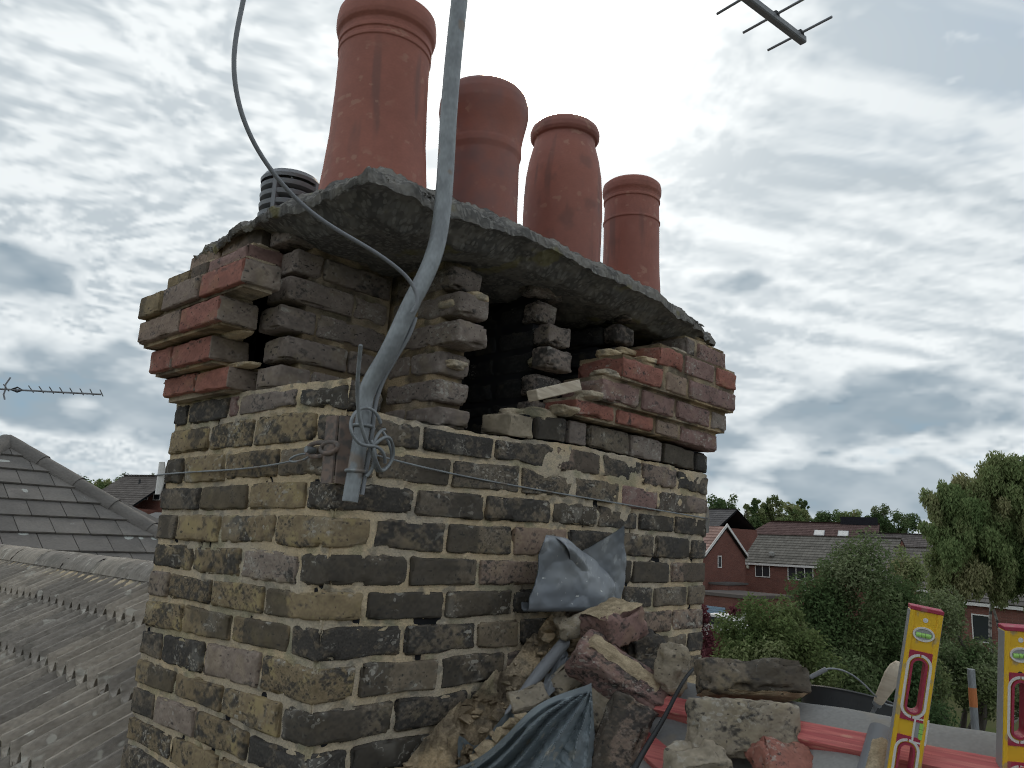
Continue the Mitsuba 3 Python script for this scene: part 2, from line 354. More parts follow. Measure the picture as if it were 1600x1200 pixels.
def grit(base, dirt, amount):
    def fn(p, n, uv):
        m = fbm(p.x * 90, p.y * 90, p.z * 40, 3); return mix(base, dirt, smoothstep(0.58, 0.74, m) * amount)
    return proc(fn)
scene['mat_yellow'] = two({'type': 'principled', 'base_color': grit((0.76, 0.46, 0.030), (0.40, 0.31, 0.17), 0.8), 'roughness': 0.42, 'specular': 0.5})
scene['mat_crimson'] = two({'type': 'principled', 'base_color': grit((0.34, 0.030, 0.065), (0.30, 0.15, 0.13), 0.5), 'roughness': 0.55})
scene['mat_white_plastic'] = two({'type': 'principled', 'base_color': {'type': 'rgb', 'value': [0.66, 0.63, 0.60]}, 'roughness': 0.5})
scene['mat_aluminium'] = two({'type': 'principled', 'base_color': {'type': 'rgb', 'value': [0.42, 0.42, 0.42]}, 'roughness': 0.5, 'metallic': 0.5})
scene['mat_vial'] = two({'type': 'principled', 'base_color': {'type': 'rgb', 'value': [0.33, 0.62, 0.13]}, 'roughness': 0.15, 'clearcoat': 0.8})
scene['mat_black'] = two({'type': 'principled', 'base_color': {'type': 'rgb', 'value': [0.025, 0.026, 0.028]}, 'roughness': 0.6})
scene['mat_cable'] = two({'type': 'principled', 'base_color': {'type': 'rgb', 'value': [0.215, 0.220, 0.235]}, 'roughness': 0.5})
scene['mat_vertex'] = two({'type': 'diffuse', 'reflectance': {'type': 'mesh_attribute', 'name': 'vertex_color'}})
scene['mat_leaf'] = {'type': 'principledthin', 'base_color': {'type': 'mesh_attribute', 'name': 'vertex_color'}, 'roughness': 0.33, 'diff_trans': 0.7, 'eta': 1.45, 'spec_trans': 0.0}
scene['mat_window'] = two({'type': 'principled', 'base_color': {'type': 'rgb', 'value': [0.03, 0.035, 0.04]}, 'roughness': 0.08, 'specular': 0.7})

def far_brick(p, n, uv):
    h = p.z * 13.3; row = dr.floor(h); u = (p.x * 0.7 - p.y * 0.7) * 4.4 + 0.5 * (row - 2 * dr.floor(row / 2))
    r = cell_rand(dr.floor(u), row, 3); j = dr.maximum(smoothstep(0.86, 0.95, h - row), smoothstep(0.93, 0.98, u - dr.floor(u)))
    c = mix((0.215, 0.094, 0.074), (0.160, 0.076, 0.064), r); return mix(c, C3(0.27, 0.22, 0.19), j * 0.5) * (0.85 + 0.3 * fbm(p.x, p.y, p.z, 3))
scene['mat_far_brick'] = two({'type': 'diffuse', 'reflectance': proc(far_brick)})

def ground_colour(p, n, uv):
    a = fbm(p.x * 0.05, p.y * 0.05, 0, 4); b = fbm(p.x * 0.6, p.y * 0.6, 1, 3)
    return mix(mix((0.075, 0.095, 0.035), (0.11, 0.10, 0.06), b), C3(0.12, 0.12, 0.115), smoothstep(0.55, 0.6, a))
scene['mat_ground'] = two({'type': 'diffuse', 'reflectance': proc(ground_colour)})

# ---------------------------------------------------------------- the chimney stack: face one along x (y = 0), face two along y (x = 0)
STACK_W, STACK_D, LEAN = 1.549, 0.820, -0.0452
def lean(v):
    v = np.array(v, float); v[:, 1] += LEAN * (v[:, 2] - 0.35); return v

BED_X = {0: [(0, -.008), (.096, -.011), (.17, -.008), (.236, -.010), (.324, -.012), (1.55, -.006)],
 1: [(0, .069), (.104, .072), (.26, .071), (.362, .066), (.44, .07), (1.55, .07)],
 2: [(0, .152), (.087, .152), (.148, .155), (.281, .147), (.432, .152), (.55, .147), (1.553, .144)],
 3: [(0, .232), (.078, .232), (.174, .228), (.314, .227), (.384, .224), (.587, .226), (1.548, .222)],
 4: [(0, .304), (.133, .301), (.262, .299), (.498, .299), (1.067, .300), (1.257, .296), (1.543, .299)],
 5: [(0, .378), (.058, .379), (.154, .381), (.253, .375), (.406, .374), (.646, .372), (1.06, .379), (1.32, .373), (1.547, .375)],
 6: [(0, .453), (.144, .457), (.325, .454), (.48, .456), (.619, .459), (1.053, .459), (1.337, .457), (1.541, .449)],
 7: [(0, .522), (.093, .527), (.356, .528), (.563, .531), (.912, .533), (1.099, .521), (1.308, .522), (1.536, .526)],
 8: [(0, .592), (.083, .600), (.25, .603), (.422, .604), (.554, .614), (.65, .602), (.933, .607), (1.161, .597), (1.38, .601), (1.536, .594)],
 9: [(0, .663), (.084, .674), (.187, .671), (.339, .67), (.547, .672), (.642, .68), (.857, .684), (1.061, .679), (1.26, .679), (1.549, .667)],
 10: [(0, .736), (.508, .745), (.634, .752), (.721, .763), (.951, .764), (1.181, .762), (1.394, .753), (1.563, .745)]}
BED_Y = {9: [(0, .663), (.02, .667), (.21, .689), (.467, .686), (.679, .681), (.831, .685)],
 8: [(0, .592), (.091, .606), (.354, .605), (.568, .607), (.82, .604)], 7: [(0, .522), (.097, .53), (.349, .529), (.696, .522), (.821, .524)],
 6: [(0, .453), (.096, .458), (.523, .452), (.808, .452)], 5: [(0, .378), (.111, .375), (.3, .38), (.53, .373), (.814, .374)],
 4: [(0, .304), (.106, .296), (.334, .3), (.507, .297), (.781, .302)], 3: [(0, .232), (.115, .227), (.367, .224), (.613, .229), (.813, .222)],
 2: [(0, .152), (.146, .157), (.378, .155), (.623, .148), (.809, .144)], 1: [(0, .069), (.104, .072), (.302, .069), (.533, .064), (.791, .072)],
 0: [(0, -.008), (.154, -.013), (.335, -.002), (.61, .0), (.788, .0)], -1: [(0, -.083), (.263, -.077), (.456, -.079), (.686, -.078), (.796, -.077)],
 -2: [(0, -.157), (.56, -.151), (.737, -.142), (.803, -.143)], 10: [(0, .736), (.077, .74), (.258, .745), (.453, .751), (.534, .753), (.838, .755)]}

def bed(k, x, y):
    """height of mortar bed k at (x, y) in the stack"""
    x, y = np.asarray(x, float), np.asarray(y, float)
    if k > 10: return 0.745 + 0.0745 * (k - 10) + 0 * x
    z0 = {-3: -.232, -4: -.307, -5: -.382}.get(k, None)
    if z0 is not None: return z0 + 0 * x
    by = BED_Y[k]; zy = np.interp(y, [q[0] for q in by], [q[1] for q in by]) - by[0][1]
    if k in BED_X:
        bx = BED_X[k]; return np.interp(x, [q[0] for q in bx], [q[1] for q in bx]) + zy
    return by[0][1] + zy + 0 * x

stack = thing('chimney_stack', 'broken brick chimney stack with open flues under a rough cement cap, astride the roof ridge', 'chimney')
CLS = dict(y=(0, .30), k=(1, .62), b=(2, .35), r=(3, .16), p=(4, .25), t=(5, .12), s=(6, .3), g=(7, .28), u=(8, .25), n=(1, .36), o=(0, .52))
_bn = [0]
def stack_brick(x0, x1, y0, y1, k, code, z_off=0.0, h_trim=0.0, eff=None, soot=None, r=0.006, amp=0.0042, rough=1.1, chip=1.0, coat=None, tilt=0.0, zb=None, zt=None, name='brick', twist=0.0, res=0.013):
    """one brick between the beds k and k+1 (10 mm joint), its box x0..x1, y0..y1"""
    _bn[0] += 1; sd = _bn[0]
    v, f = brick_mesh(x1 - x0, y1 - y0, 0.066, sd, r=r, amp=amp, rough=rough, chip=chip, res=res)
    X, Y = v[:, 0] + x0, v[:, 1] + y0; h = v[:, 2] / 0.066
    lo = (bed(k, X, Y) if zb is None else zb) + 0.0070; hi = (bed(k + 1, X, Y) if zt is None else zt) - 0.0070 - h_trim
    Z = lo + (hi - lo) * h + z_off + tilt * (X - (x0 + x1) / 2)
    if twist:
        cx, cy = (x0 + x1) / 2, (y0 + y1) / 2; c, s = math.cos(twist), math.sin(twist); X, Y = cx + c * (X - cx) - s * (Y - cy), cy + s * (X - cx) + c * (Y - cy)
    c, so = CLS[code]
    rr = np.random.default_rng(sd)
    e = rr.uniform(.12, .60) if eff is None else eff; so = np.clip(so + rr.uniform(-.12, .12), .03, .95) if soot is None else soot
    P = lean(np.stack([X, Y, Z], 1))
    uv = np.tile([[c + min(max(e, .03), .95), sd % 97 + 1 + min(max(so, .03), .95)]], (len(P), 1))
    if coat is not None: uv[~coat(v), 0] += 1
    return obj(name, (P, f), 'mat_brick', stack, smooth=True, uv=uv)

J = 0.0067
# --- face one (facing the camera's right hand): joints along x; course -> (joints, colour codes); brick 0 of even courses turns the corner as a stretcher
RIGHT = {
 -1: ([0, .106, .335, .562], 'kkb'), 0: ([0, .218, .440, .665, .89, 1.11, 1.336, 1.552], 'kkkbnkn'), 1: ([0, .108, .337, .562, .79, 1.01, 1.228, 1.446, 1.552], 'knkbknnk'),
 2: ([0, .222, .450, .606, .840, 1.024, 1.346, 1.552], 'kknkybbn'), 3: ([0, .108, .338, .573, .803, 1.057, 1.230, 1.442, 1.552], 'kknkbknn'),
 4: ([0, .217, .439, .668, .893, 1.053, 1.108, 1.327, 1.551], 'nnbkkknb'), 5: ([0, .104, .323, .556, .782, 1.000, 1.228, 1.448, 1.550], 'kknbknkk'),
 6: ([0, .217, .444, .699, .915, 1.127, 1.343, 1.550], 'kkknnkk'), 7: ([0, .097, .322, .568, .790, 1.016, 1.231, 1.550], 'knnnnub'),
 8: ([0, .220, .461, .698, .917, 1.132, 1.340, 1.549], 'nkkbkbk')}
LEFT = {
 -4: ([0, .22, .45, .67, .82], 'yoyk'), -3: ([0, .106, .33, .56, .82], 'ykyk'),
 -2: ([0, .106, .336, .572, .820], 'yyyo'), -1: ([0, .221, .465, .685, .820], 'kopk'), 0: ([0, .106, .353, .593, .820], 'kyyo'), 1: ([0, .211, .465, .690, .820], 'ypkk'),
 2: ([0, .107, .355, .597, .820], 'kyyy'), 3: ([0, .229, .471, .705, .820], 'yyop'), 4: ([0, .104, .347, .590, .820], 'npyo'), 5: ([0, .220, .469, .706, .820], 'yyyn'),
 6: ([0, .109, .357, .595, .820], 'kyyk'), 7: ([0, .239, .489, .716, .820], 'nyyo'), 8: ([0, .104, .367, .592, .820], 'nyoy')}
TURN = {}
for k, (js, codes) in RIGHT.items():
    for i in range(len(js) - 1):
        if i == 0: continue
        x0, x1 = js[i] + J, js[i + 1] - J
        if i == len(js) - 2 and js[-1] > 1.5: x1 = STACK_W
        pr = rng.uniform(.0, .004)
        stack_brick(x0, x1, -pr, 0.06, k, codes[min(i, len(codes) - 1)], eff=(rng.uniform(.35, .75) if 6 <= k <= 8 and x0 > .5 else None))
for k, (js, codes) in LEFT.items():
    for i in range(1, len(js) - 1):
        y0, y1 = js[i] + J, js[i + 1] - J
        if i == len(js) - 2: y1 = STACK_D
        pr = rng.uniform(.0, .004)
        stack_brick(-pr, 0.06, y0, y1, k, codes[min(i, len(codes) - 1)])
    # the corner brick: header on one face, stretcher on the other
    xr = RIGHT[k][0][1] if k in RIGHT else (.218 if js[1] < .15 else .106)
    stack_brick(-.003, xr - J, -.003, js[1] - J, k, RIGHT[k][1][0] if k in RIGHT and js[1] < .15 else codes[0], r=0.009, chip=1.0)
# course 9: whole along face two, broken away on face one
for (y0, y1, c) in ((.192, .457, 'g'), (.460, .510, 'u'), (.512, .735, 'k'), (.738, .820, 'k')):
    stack_brick(-.001, .10, y0 + J, y1 - J, 9, c, chip=1.2, amp=.005)
stack_brick(-.002, .096, 0.0, .186, 9, 'k', chip=2.0, amp=.007, r=.012, h_trim=.004)
for (x0, x1, c) in ((.497, .609, 't'), (.612, .746, 'k'), (.750, .841, 'g'), (.846, 1.057, 'n'), (1.060, 1.249, 'g'), (1.253, 1.457, 'n'), (1.460, 1.550, 'k')):
    stack_brick(x0 + J, x1 - J, -.001, .10, 9, c, chip=1.0, amp=.0045)
# --- oversailing courses on face one, stepping out and back in
OUT = {10: .030, 11: .050, 12: .070, 13: .070, 14: .040, 15: .0}
OVER = {10: [(.735, .925, 'r'), (.935, 1.140, 'r'), (1.152, 1.296, 'b'), (1.302, 1.565, 'u')],
        11: [(.825, 1.028, 'u'), (1.036, 1.232, 'u'), (1.238, 1.466, 'u'), (1.471, 1.590, 'g')],
        12: [(.895, 1.128, 'r'), (1.138, 1.274, 'b'), (1.281, 1.612, 'u')],
        13: [(1.090, 1.243, 'r'), (1.250, 1.452, 'u'), (1.460, 1.615, 'r')],
        14: [(1.290, 1.366, 'g'), (1.376, 1.585, 'u')],
        15: [(1.455, 1.552, 'g')]}
for k, row in OVER.items():
    for i, (x0, x1, c) in enumerate(row):
        first = i == 0
        stack_brick(x0 + J, x1 - J, -OUT[k] - rng.uniform(-.003, .003), .10, k, c, chip=2.4 if first else .7, amp=.008 if first else .003, r=.006, eff=.6 if c in 'ug' else .35, twist=rng.uniform(-.012, .012), soot=.18)
    # the return along the far end wall
    xe = row[-1][1] - J
    for (y0, y1) in ((.112, .33), (.34, .56), (.57, .80)):
        stack_brick(xe - .10, xe, y0, y1, k, 'u', res=.03)
# --- oversailing courses on face two: leaning out, their near ends broken away
OUTL = {10: .040, 11: .080, 12: .120, 13: .125, 14: .065, 15: .012}
OVERL = {10: [(.450, .624, 'r'), (.632, .825, 'r')], 11: [(.486, .698, 'r'), (.706, .840, 'r')], 12: [(.386, .600, 'r'), (.610, .850, 'b')],
         13: [(.290, .502, 'r'), (.511, .712, 'b'), (.720, .850, 'o')], 14: [(.388, .600, 'u'), (.608, .700, 'b'), (.708, .838, 'o')], 15: [(.430, .640, 'b'), (.650, .830, 'b')]}
for k, row in OVERL.items():
    for i, (y0, y1, c) in enumerate(row):
        stack_brick(-OUTL[k] - rng.uniform(-.003, .003), .105 - OUTL[k], y0, y1, k, c, chip=.9, r=.005, amp=.003, z_off=rng.uniform(-.002, .004), twist=rng.uniform(-.02, .02), tilt=-.03 if k in (10, 12) else .02, coat=(lambda v: (v[:, 0] < .008) & (v[:, 1] > .004)) if c == 'r' else None, soot=.13 if c == 'r' else .25, eff=.25)
    for (x0, x1) in ((-OUTL[k] + .12, .33), (.34, .56)):
        stack_brick(x0, x1, .735, .835 + OUTL[k] * .5, k, 'b', res=.03)
# --- inner brickwork: the flue walls (withes) laid bare
for k in range(9, 16):
    s = .5 * (k % 2)
    js = [.0 + .012 * ((k * 7) % 3), .105 + .11 * s * 2, .33] if k % 2 else [.0 + .012 * (k % 3), .110, .333]
    for i in range(len(js) - 1):
        stack_brick(js[i] + .003, js[i + 1] - .003, .318 + rng.uniform(-.004, .004), .42, k, 'g', chip=.8, amp=.003, r=.008, eff=.5, soot=.16 if k < 14 else .35)
    front = {9: .085, 10: .10, 11: .095, 12: .045, 13: .040, 14: .085, 15: .13}[k] + rng.uniform(-.006, .006)
    cuts = [front, .205 + .02 * (k % 2), .318] if k % 2 else [front, .318]
    for i in range(len(cuts) - 1):
        stack_brick(.340 + rng.uniform(-.004, .004), .450, cuts[i] + .002, cuts[i + 1] - .003, k, 'g', chip=1.3 if i == 0 else .8, amp=.0035, r=.011, eff=.6, soot=.16 if k < 14 else .3)
    f2 = {9: .10, 10: .085, 11: .07, 12: .035, 13: .050, 14: .10, 15: .09}[k]
    wd = {9: (.70, .79), 10: (.69, .79), 11: (.68, .80), 12: (.68, .80), 13: (.70, .80), 14: (.70, .785), 15: (.66, .80)}[k]
    for (a, b2, c_, so_) in ((f2, f2 + .065, 'g', .42), (f2 + .068, .27, 's', .5), (.274, .42, 's', .5)):
        stack_brick(wd[0] + (.0 if c_ == 'g' else .712 - wd[0]), wd[1], a, b2, k, c_, chip=1.5, amp=.006, r=.011, eff=.5 if c_ == 'g' else .03, soot=so_, rough=1.3)
    f3 = {9: .12, 10: .11, 11: .10, 12: .10, 13: .055, 14: .045, 15: .02}[k]
    for (a, b2, c_) in ((f3, f3 + .065, 'g'), (f3 + .068, .42, 's')):
        stack_brick(1.03, 1.12, a, b2, k, c_, chip=1.5, amp=.006, r=.011, eff=.4 if c_ == 'g' else .03, soot=.5, rough=1.3)

# --- mortar: the face sheets between the bricks, with their own lumps and hollows, and the body of the stack behind them
def face_sheet(along, n_end, z_lo, seed):
    du = 0.0065; U = np.arange(0, n_end + du, du); V = np.arange(0, 1.0001, 1 / 150.0)
    u, h = np.meshgrid(U, V, indexing='ij')
    top = bed(9, u, 0 * u) if along == 'x' else bed(10, 0 * u, u)
    top = top + 0.004 + 0.008 * (meshkit.fbm(np.stack([u * 30, 0 * u, 0 * u + seed], -1), 2, seed) - .5)
    z = z_lo + (top - z_lo) * h
    q = np.stack([u, z, 0 * u + seed], -1)
    d = 0.0058 - 0.008 * (meshkit.fbm(q * 38, 3, seed) - 0.5) - 0.008 * (meshkit.fbm(q * 9, 3, seed + 3) - 0.5) + 0.012 * np.clip(meshkit.fbm(q * 24 + 9, 3, seed + 6) - .62, 0, 1)
    d = d + .011 * np.clip((meshkit.fbm(q * 21 + 15, 3, seed + 31) - .675) * 9, 0, 1)
    if along == 'x': d = d - 0.0075 * np.clip((z - .42) / .1, 0, 1) * np.clip((u - .45) / .2, 0, 1) * np.clip((meshkit.fbm(q * 14 + 3, 3, 77) - .42) * 6, 0, 1)   # smeared pointing
    d = np.maximum(d, np.where(u < .03, .0045, -.002))
    v = np.stack([u, d, z], -1).reshape(-1, 3) if along == 'x' else np.stack([d, u, z], -1).reshape(-1, 3)
    f = grid_faces(*u.shape); f = f if along == 'x' else f[:, ::-1]
    return lean(v), f
def slab_box(x0, x1, y0, y1, z0, z1):
    m = trimesh.creation.box(bounds=[[x0, y0, z0], [x1, y1, z1]]); return lean(m.vertices), np.asarray(m.faces)
mort = [face_sheet('x', STACK_W - .002, -.40, 2), face_sheet('y', STACK_D - .002, -.40, 4)]
obj('mortar', cat_meshes(mort), 'mat_mortar', stack, smooth=True)
body = [slab_box(.012, STACK_W - .004, .014, .099, -1.2, .662), slab_box(.013, .098, .1, STACK_D - .004, -1.2, .735), slab_box(.1, STACK_W - .006, .1, STACK_D - .006, -1.2, .30),
        slab_box(.58, STACK_W - .004, .016, .098, .662, .748), slab_box(STACK_W - .105, STACK_W - .006, .1, .80, .3, 1.19), slab_box(.1, STACK_W - .1, .405, .80, .3, 1.185), slab_box(.36, .44, .14, .41, .3, 1.19),
        slab_box(.715, .775, .13, .41, .3, 1.19), slab_box(1.045, 1.105, .14, .41, .3, 1.19), slab_box(.02, .1, .60, .81, .735, 1.19)]
joint = [slab_box(.075, .335, .326, .41, .66, 1.17), slab_box(.348, .443, .125, .40, .66, 1.17)]
for k, row in OVER.items():
    joint.append(slab_box(row[0][0] + .012, row[-1][1] - .012, -OUT[k] + .007, .098, float(bed(k, .9, 0)) + .001, float(bed(k + 1, .9, 0)) + (.001 if k < 15 else -.01)))
for k, row in OVERL.items():
    joint.append(slab_box(-OUTL[k] + .016, .090 - OUTL[k], row[0][0] + .012, row[-1][1] - .012, float(bed(k, 0, .5)) + .001, float(bed(k + 1, 0, .5)) + .001))
obj('joint_mortar', cat_meshes(joint), 'mat_old_mortar', stack)
obj('flue_walls', cat_meshes(body), 'mat_soot', stack)
for k, row in OVER.items():      # lumpy bedding left on the broken steps
    x0 = row[0][0]
    v, f = lump((.075, .08, .028), 40 + k, .5); v = v + [x0 - .01, .02 - OUT[k] * .6, float(bed(k, x0, 0)) + .014]
    obj('mortar_lump', (lean(v), f), 'mat_mortar', stack, smooth=True)
for k in (10, 11, 12, 13, 14):
    pts = []
    for i in range(5):
        v, f = lump((.05, .12, .016), 70 + k * 7 + i, .4, 2); v = v + [.030 - OUTL[k] * .75 + rng.uniform(-.008, .004), .46 + .09 * i, float(bed(k + 1, 0, .5))]
        pts.append((lean(v), f))
    tag(obj('bedding_mortar', cat_meshes(pts), 'mat_mortar', stack, smooth=True), kind='stuff')
for (x, y, z, s) in ((.385, .10, 1.005, .07), (.40, .12, .93, .06), (.39, .10, .855, .05), (.735, .10, .93, .07), (1.075, .05, 1.02, .06), (1.07, .08, .97, .05), (.66, .05, .755, .09), (.58, .06, .75, .06), (.95, .02, .985, .06), (.42, .07, 1.035, .05)):
    v, f = lump((s * 1.3, s, s * .5), int(x * 100 + z * 31), .4); obj('mortar_lump', (lean(v + [x, y, z]), f), 'mat_mortar', stack, smooth=True)

# --- the cement cap: rough weathered slab with a broken edge, domed up round the pots
def cap_mesh():
    x0, x1, y0, y1 = -.060, 1.532, -.072, .83; nu, nv = 300, 150
    u, w = np.meshgrid(np.linspace(0, 1, nu), np.linspace(0, 1, nv), indexing='ij')
    X, Y = x0 + (x1 - x0) * u, y0 + (y1 - y0) * w
    e = np.minimum(np.minimum(u, 1 - u) * (x1 - x0), np.minimum(w, 1 - w) * (y1 - y0))
    q = np.stack([X, Y, 0 * X], -1)
    wob = 0.030 * (meshkit.fbm(q * 7, 3, 5) - .5); rag = 0.020 * (meshkit.fbm(q * 30, 3, 15) - .5)
    Xw = X + np.where(u < .5, -1, 1) * (wob + rag) * np.clip(1 - np.minimum(u, 1 - u) * 14, 0, 1); Yw = Y - (wob + rag) * np.clip(1 - w * 9, 0, 1) + .035 * np.clip((X - 1.05) / .45, 0, 1) * (1 - w)
    Xw = Xw + .045 * np.clip((Y - .35) / .4, 0, 1) * (1 - u); Yw = np.where(Yw > .76, .76 + (Yw - .76) * .6, Yw)
    edge = np.interp(X, [-.07, 0, .12, .48, 1.03, 1.48, 1.58], [1.180, 1.186, 1.192, 1.212, 1.208, 1.170, 1.160]); edge = edge + np.clip((Y - .0) * .03, 0, .03)
    top = edge + 0.115 * (1 - np.exp(-e / .13)) - .02 + .035 * (meshkit.fbm(q * 16, 4, 25) - .5) + .022 * (meshkit.fbm(q * 60, 3, 35) - .5)
    bot = np.interp(X, [-.07, .02, .19, .51, .9, 1.46, 1.58], [1.140, 1.144, 1.152, 1.178, 1.172, 1.142, 1.136]) + .030 * (meshkit.fbm(q * 9 + 4, 4, 45) - .5) + .012 * (meshkit.fbm(q * 34, 3, 55) - .5) - .035 * np.clip((e - .02) / .07, 0, 1)
    far = np.clip((Y - .22) / .25, 0, 1) * np.clip((.25 - X) / .2, 0, 1); bot = bot * (1 - far) + (1.182 + .012 * (meshkit.fbm(q * 20, 3, 65) - .5)) * far
    bot = np.minimum(bot, top - .012)
    a = np.stack([Xw, Yw, top], -1).reshape(-1, 3); b = np.stack([Xw + np.where(u < .5, 1, -1) * .010 * (np.minimum(u, 1 - u) < .001), Yw, bot], -1).reshape(-1, 3)
    f = grid_faces(nu, nv); n = nu * nv; fs = [f, f[:, ::-1] + n]
    rim = np.concatenate([np.arange(nu) * nv, (nu - 1) * nv + np.arange(1, nv), (np.arange(nu - 2, -1, -1)) * nv + nv - 1, np.arange(nv - 2, 0, -1)])
    r2 = np.roll(rim, -1); fs.append(np.stack([rim, rim + n, r2 + n], 1)); fs.append(np.stack([rim, r2 + n, r2], 1))
    return lean(np.vstack([a, b])), np.vstack(fs)
obj('cement_cap', cap_mesh(), 'mat_cement', stack, smooth=50)
peb, pr_ = [], np.random.default_rng(17)
for i in range(1100):
    s = pr_.uniform(.004, .012); a = pr_.random()
    if i % 4: x, y = -.05 + 1.44 * a, -.06 + abs(pr_.normal(0, .05))
    else: x, y = -.04 + abs(pr_.normal(0, .05)), -.06 + .40 * a
    z = np.interp(x, [-.07, 0, .12, .48, 1.03, 1.48, 1.58], [1.180, 1.186, 1.192, 1.212, 1.208, 1.170, 1.160]); e = min(max(y + .07, 0), max(x + .06, 0), 1.53 - x)
    z += .115 * (1 - math.exp(-max(e, 0) / .13)) - .026 + max(0, .03 * min(y, 1)); v, f = chunk((s * 1.5, s * 1.2, s), 3000 + i, 9); peb.append((lean(v + [x, y, z]), f))
tag(obj('cap_pebbles', cat_meshes(peb), 'mat_cement', stack), kind='stuff')
# --- mortar fillet where the roof meets face one
def fillet():
    n, m = 330, 64; s, w = np.meshgrid(np.linspace(0, 1, n), np.linspace(0, 1, m), indexing='ij')
    X = -.12 + s * .95; zl = -.258 + .605 * X; q = np.stack([X, w, 0 * X], -1)
    up = .045 + .035 * (meshkit.fbm(q * [9, 2, 1], 3, 4) - .5)
    zr = .11 + .6 * (X - .78)
    Y = -.004 - .125 * w ** 1.1; Z = (zl + up) * (1 - w) + (zr + .004) * w - .03 * np.sin(np.pi * w) * .6
    k = .060 * (meshkit.fbm(np.stack([X * 15, w * 2.6, 0 * X], -1), 4, 8) - .5) + .022 * (meshkit.fbm(np.stack([X * 55, w * 9, 0 * X], -1), 3, 9) - .5) + .014 * (np.abs(meshkit.fbm(np.stack([X * 110, w * 17, 0 * X], -1), 3, 19) - .5) * 2)
    v = np.stack([X, Y - k * .7, Z + k], -1).reshape(-1, 3); return v, grid_faces(n, m)[:, ::-1]
obj('mortar_fillet', fillet(), 'mat_old_mortar', stack, smooth=True)
grit_, gr_ = [], np.random.default_rng(31)
for i in range(280):
    x = gr_.uniform(-.05, .80); w = gr_.uniform(0, 1); s = gr_.uniform(.007, .026) * (1 if i % 6 else 1.8); zl, zr = -.258 + .605 * x + .04, .11 + .6 * (x - .78)
    v, f = chunk((s * 1.6, s * 1.1, s * .8), 1200 + i); grit_.append((v + [x, -.008 - .12 * w, zl * (1 - w) + zr * w + .008], f))
tag(obj('fillet_rubble', cat_meshes(grit_), 'mat_old_mortar', stack, smooth=40), kind='stuff')
# ---------------------------------------------------------------- chimney pots and terminals
def pot(x, y, prof, z0, label, dirt, sd):
    k = thing('chimney_pot', label, 'chimney pot', 'clay pots on the cement cap')
    out = np.array(prof, float); inner = out[::-1].copy(); inner[:, 0] -= .018; inner[0, 0] = out[-1, 0] - .012
    v, f = lathe(np.vstack([out, [[out[-1, 0] - .006, out[-1, 1] + .003]], inner]), 96)
    v = v + 0.0016 * (meshkit.fbm(v * 9 + sd, 3, sd)[:, None] - .5); v = v + [x, y, z0]
    scene[k] = mikit.ply((v, f), 'mat_clay', smooth=50, ) if False else mikit.ply((v, f), 'mat_clay', smooth=True, uv=np.tile([[dirt, float(sd)]], (len(v), 1)))
def dense(pr, n=4):
    pr = np.array(pr, float); t = np.arange(len(pr)); tt = np.linspace(0, len(pr) - 1, (len(pr) - 1) * n + 1); return np.stack([np.interp(tt, t, pr[:, 0]), np.interp(tt, t, pr[:, 1])], 1)
pot(.178, .195, dense([(.145, 0), (.134, .10), (.126, .20), (.122, .32), (.121, .41), (.1215, .438), (.1245, .441), (.1245, .449), (.1215, .452), (.1215, .462), (.125, .465), (.125, .474), (.122, .477), (.123, .49), (.131, .50), (.134, .512), (.134, .535), (.131, .556), (.124, .562)]), 1.230, 'tallest terracotta chimney pot with flared foot and ringed rim, nearest the stack corner', .0, 3)
pot(.560, .195, dense([(.118, 0), (.1155, .12), (.1145, .26), (.1145, .288), (.1165, .296), (.1195, .306), (.1195, .322), (.1185, .330), (.1195, .345), (.1225, .368), (.1275, .392), (.1330, .418), (.1365, .440), (.1350, .470), (.1285, .492), (.119, .505), (.108, .509)]), 1.240, 'darkened purplish chimney pot with wide round rim, behind the mast', .95, 11)
pot(.952, .195, dense([(.128, 0), (.131, .10), (.133, .20), (.132, .27), (.128, .335), (.120, .39), (.109, .437), (.104, .455), (.1035, .468), (.112, .472), (.118, .482), (.119, .497), (.114, .512), (.104, .522)]), 1.290, 'barrel-shaped rough chimney pot with narrow neck and rolled lip', .35, 17)
pot(1.362, .195, dense([(.113, 0), (.109, .10), (.104, .22), (.1035, .34), (.1035, .372), (.1065, .374), (.1065, .380), (.1035, .383), (.102, .44), (.102, .455), (.106, .458), (.106, .466), (.102, .469), (.104, .48), (.110, .492), (.111, .510), (.108, .526), (.098, .535)]), 1.225, 'smallest chimney pot with sooty patch near its foot, at the far end of the cap', .25, 23)
# louvred grey terminal behind
t = thing('flue_terminal', 'grey louvred plastic flue terminal behind the cap corner', 'flue terminal')
tx, ty, tz = .165, .590, 1.200
v, f = lathe([(.078, 0), (.080, .05), (.080, .06)], 48, (tx, ty, tz)); obj('collar', (v, f), 'mat_cable', t, smooth=40)
for i in range(5):
    z = .070 + i * .030; v, f = lathe([(.060, z - .006), (.083, z), (.085, z + .012), (.079, z + .016), (.060, z + .012)], 48, (tx, ty, tz)); obj('louvre', (v, f), 'mat_cable', t, smooth=40)
v, f = lathe([(.056, .05), (.056, .21)], 32, (tx, ty, tz)); obj('core', (v, f), 'mat_black', t, smooth=40)
v, f = lathe([(.085, .212), (.087, .222), (.078, .236), (.001, .246)], 48, (tx, ty, tz)); obj('lid', (v, f), 'mat_cable', t, smooth=40)
for a in np.arange(4) * math.pi / 2 + .5:
    m = trimesh.creation.box(extents=(.020, .012, .17)); m.apply_translation((.076, 0, .135)); m.apply_transform(trimesh.transformations.rotation_matrix(a, (0, 0, 1))); m.apply_translation((tx, ty, tz)); obj('rib', vf(m), 'mat_cable', t)
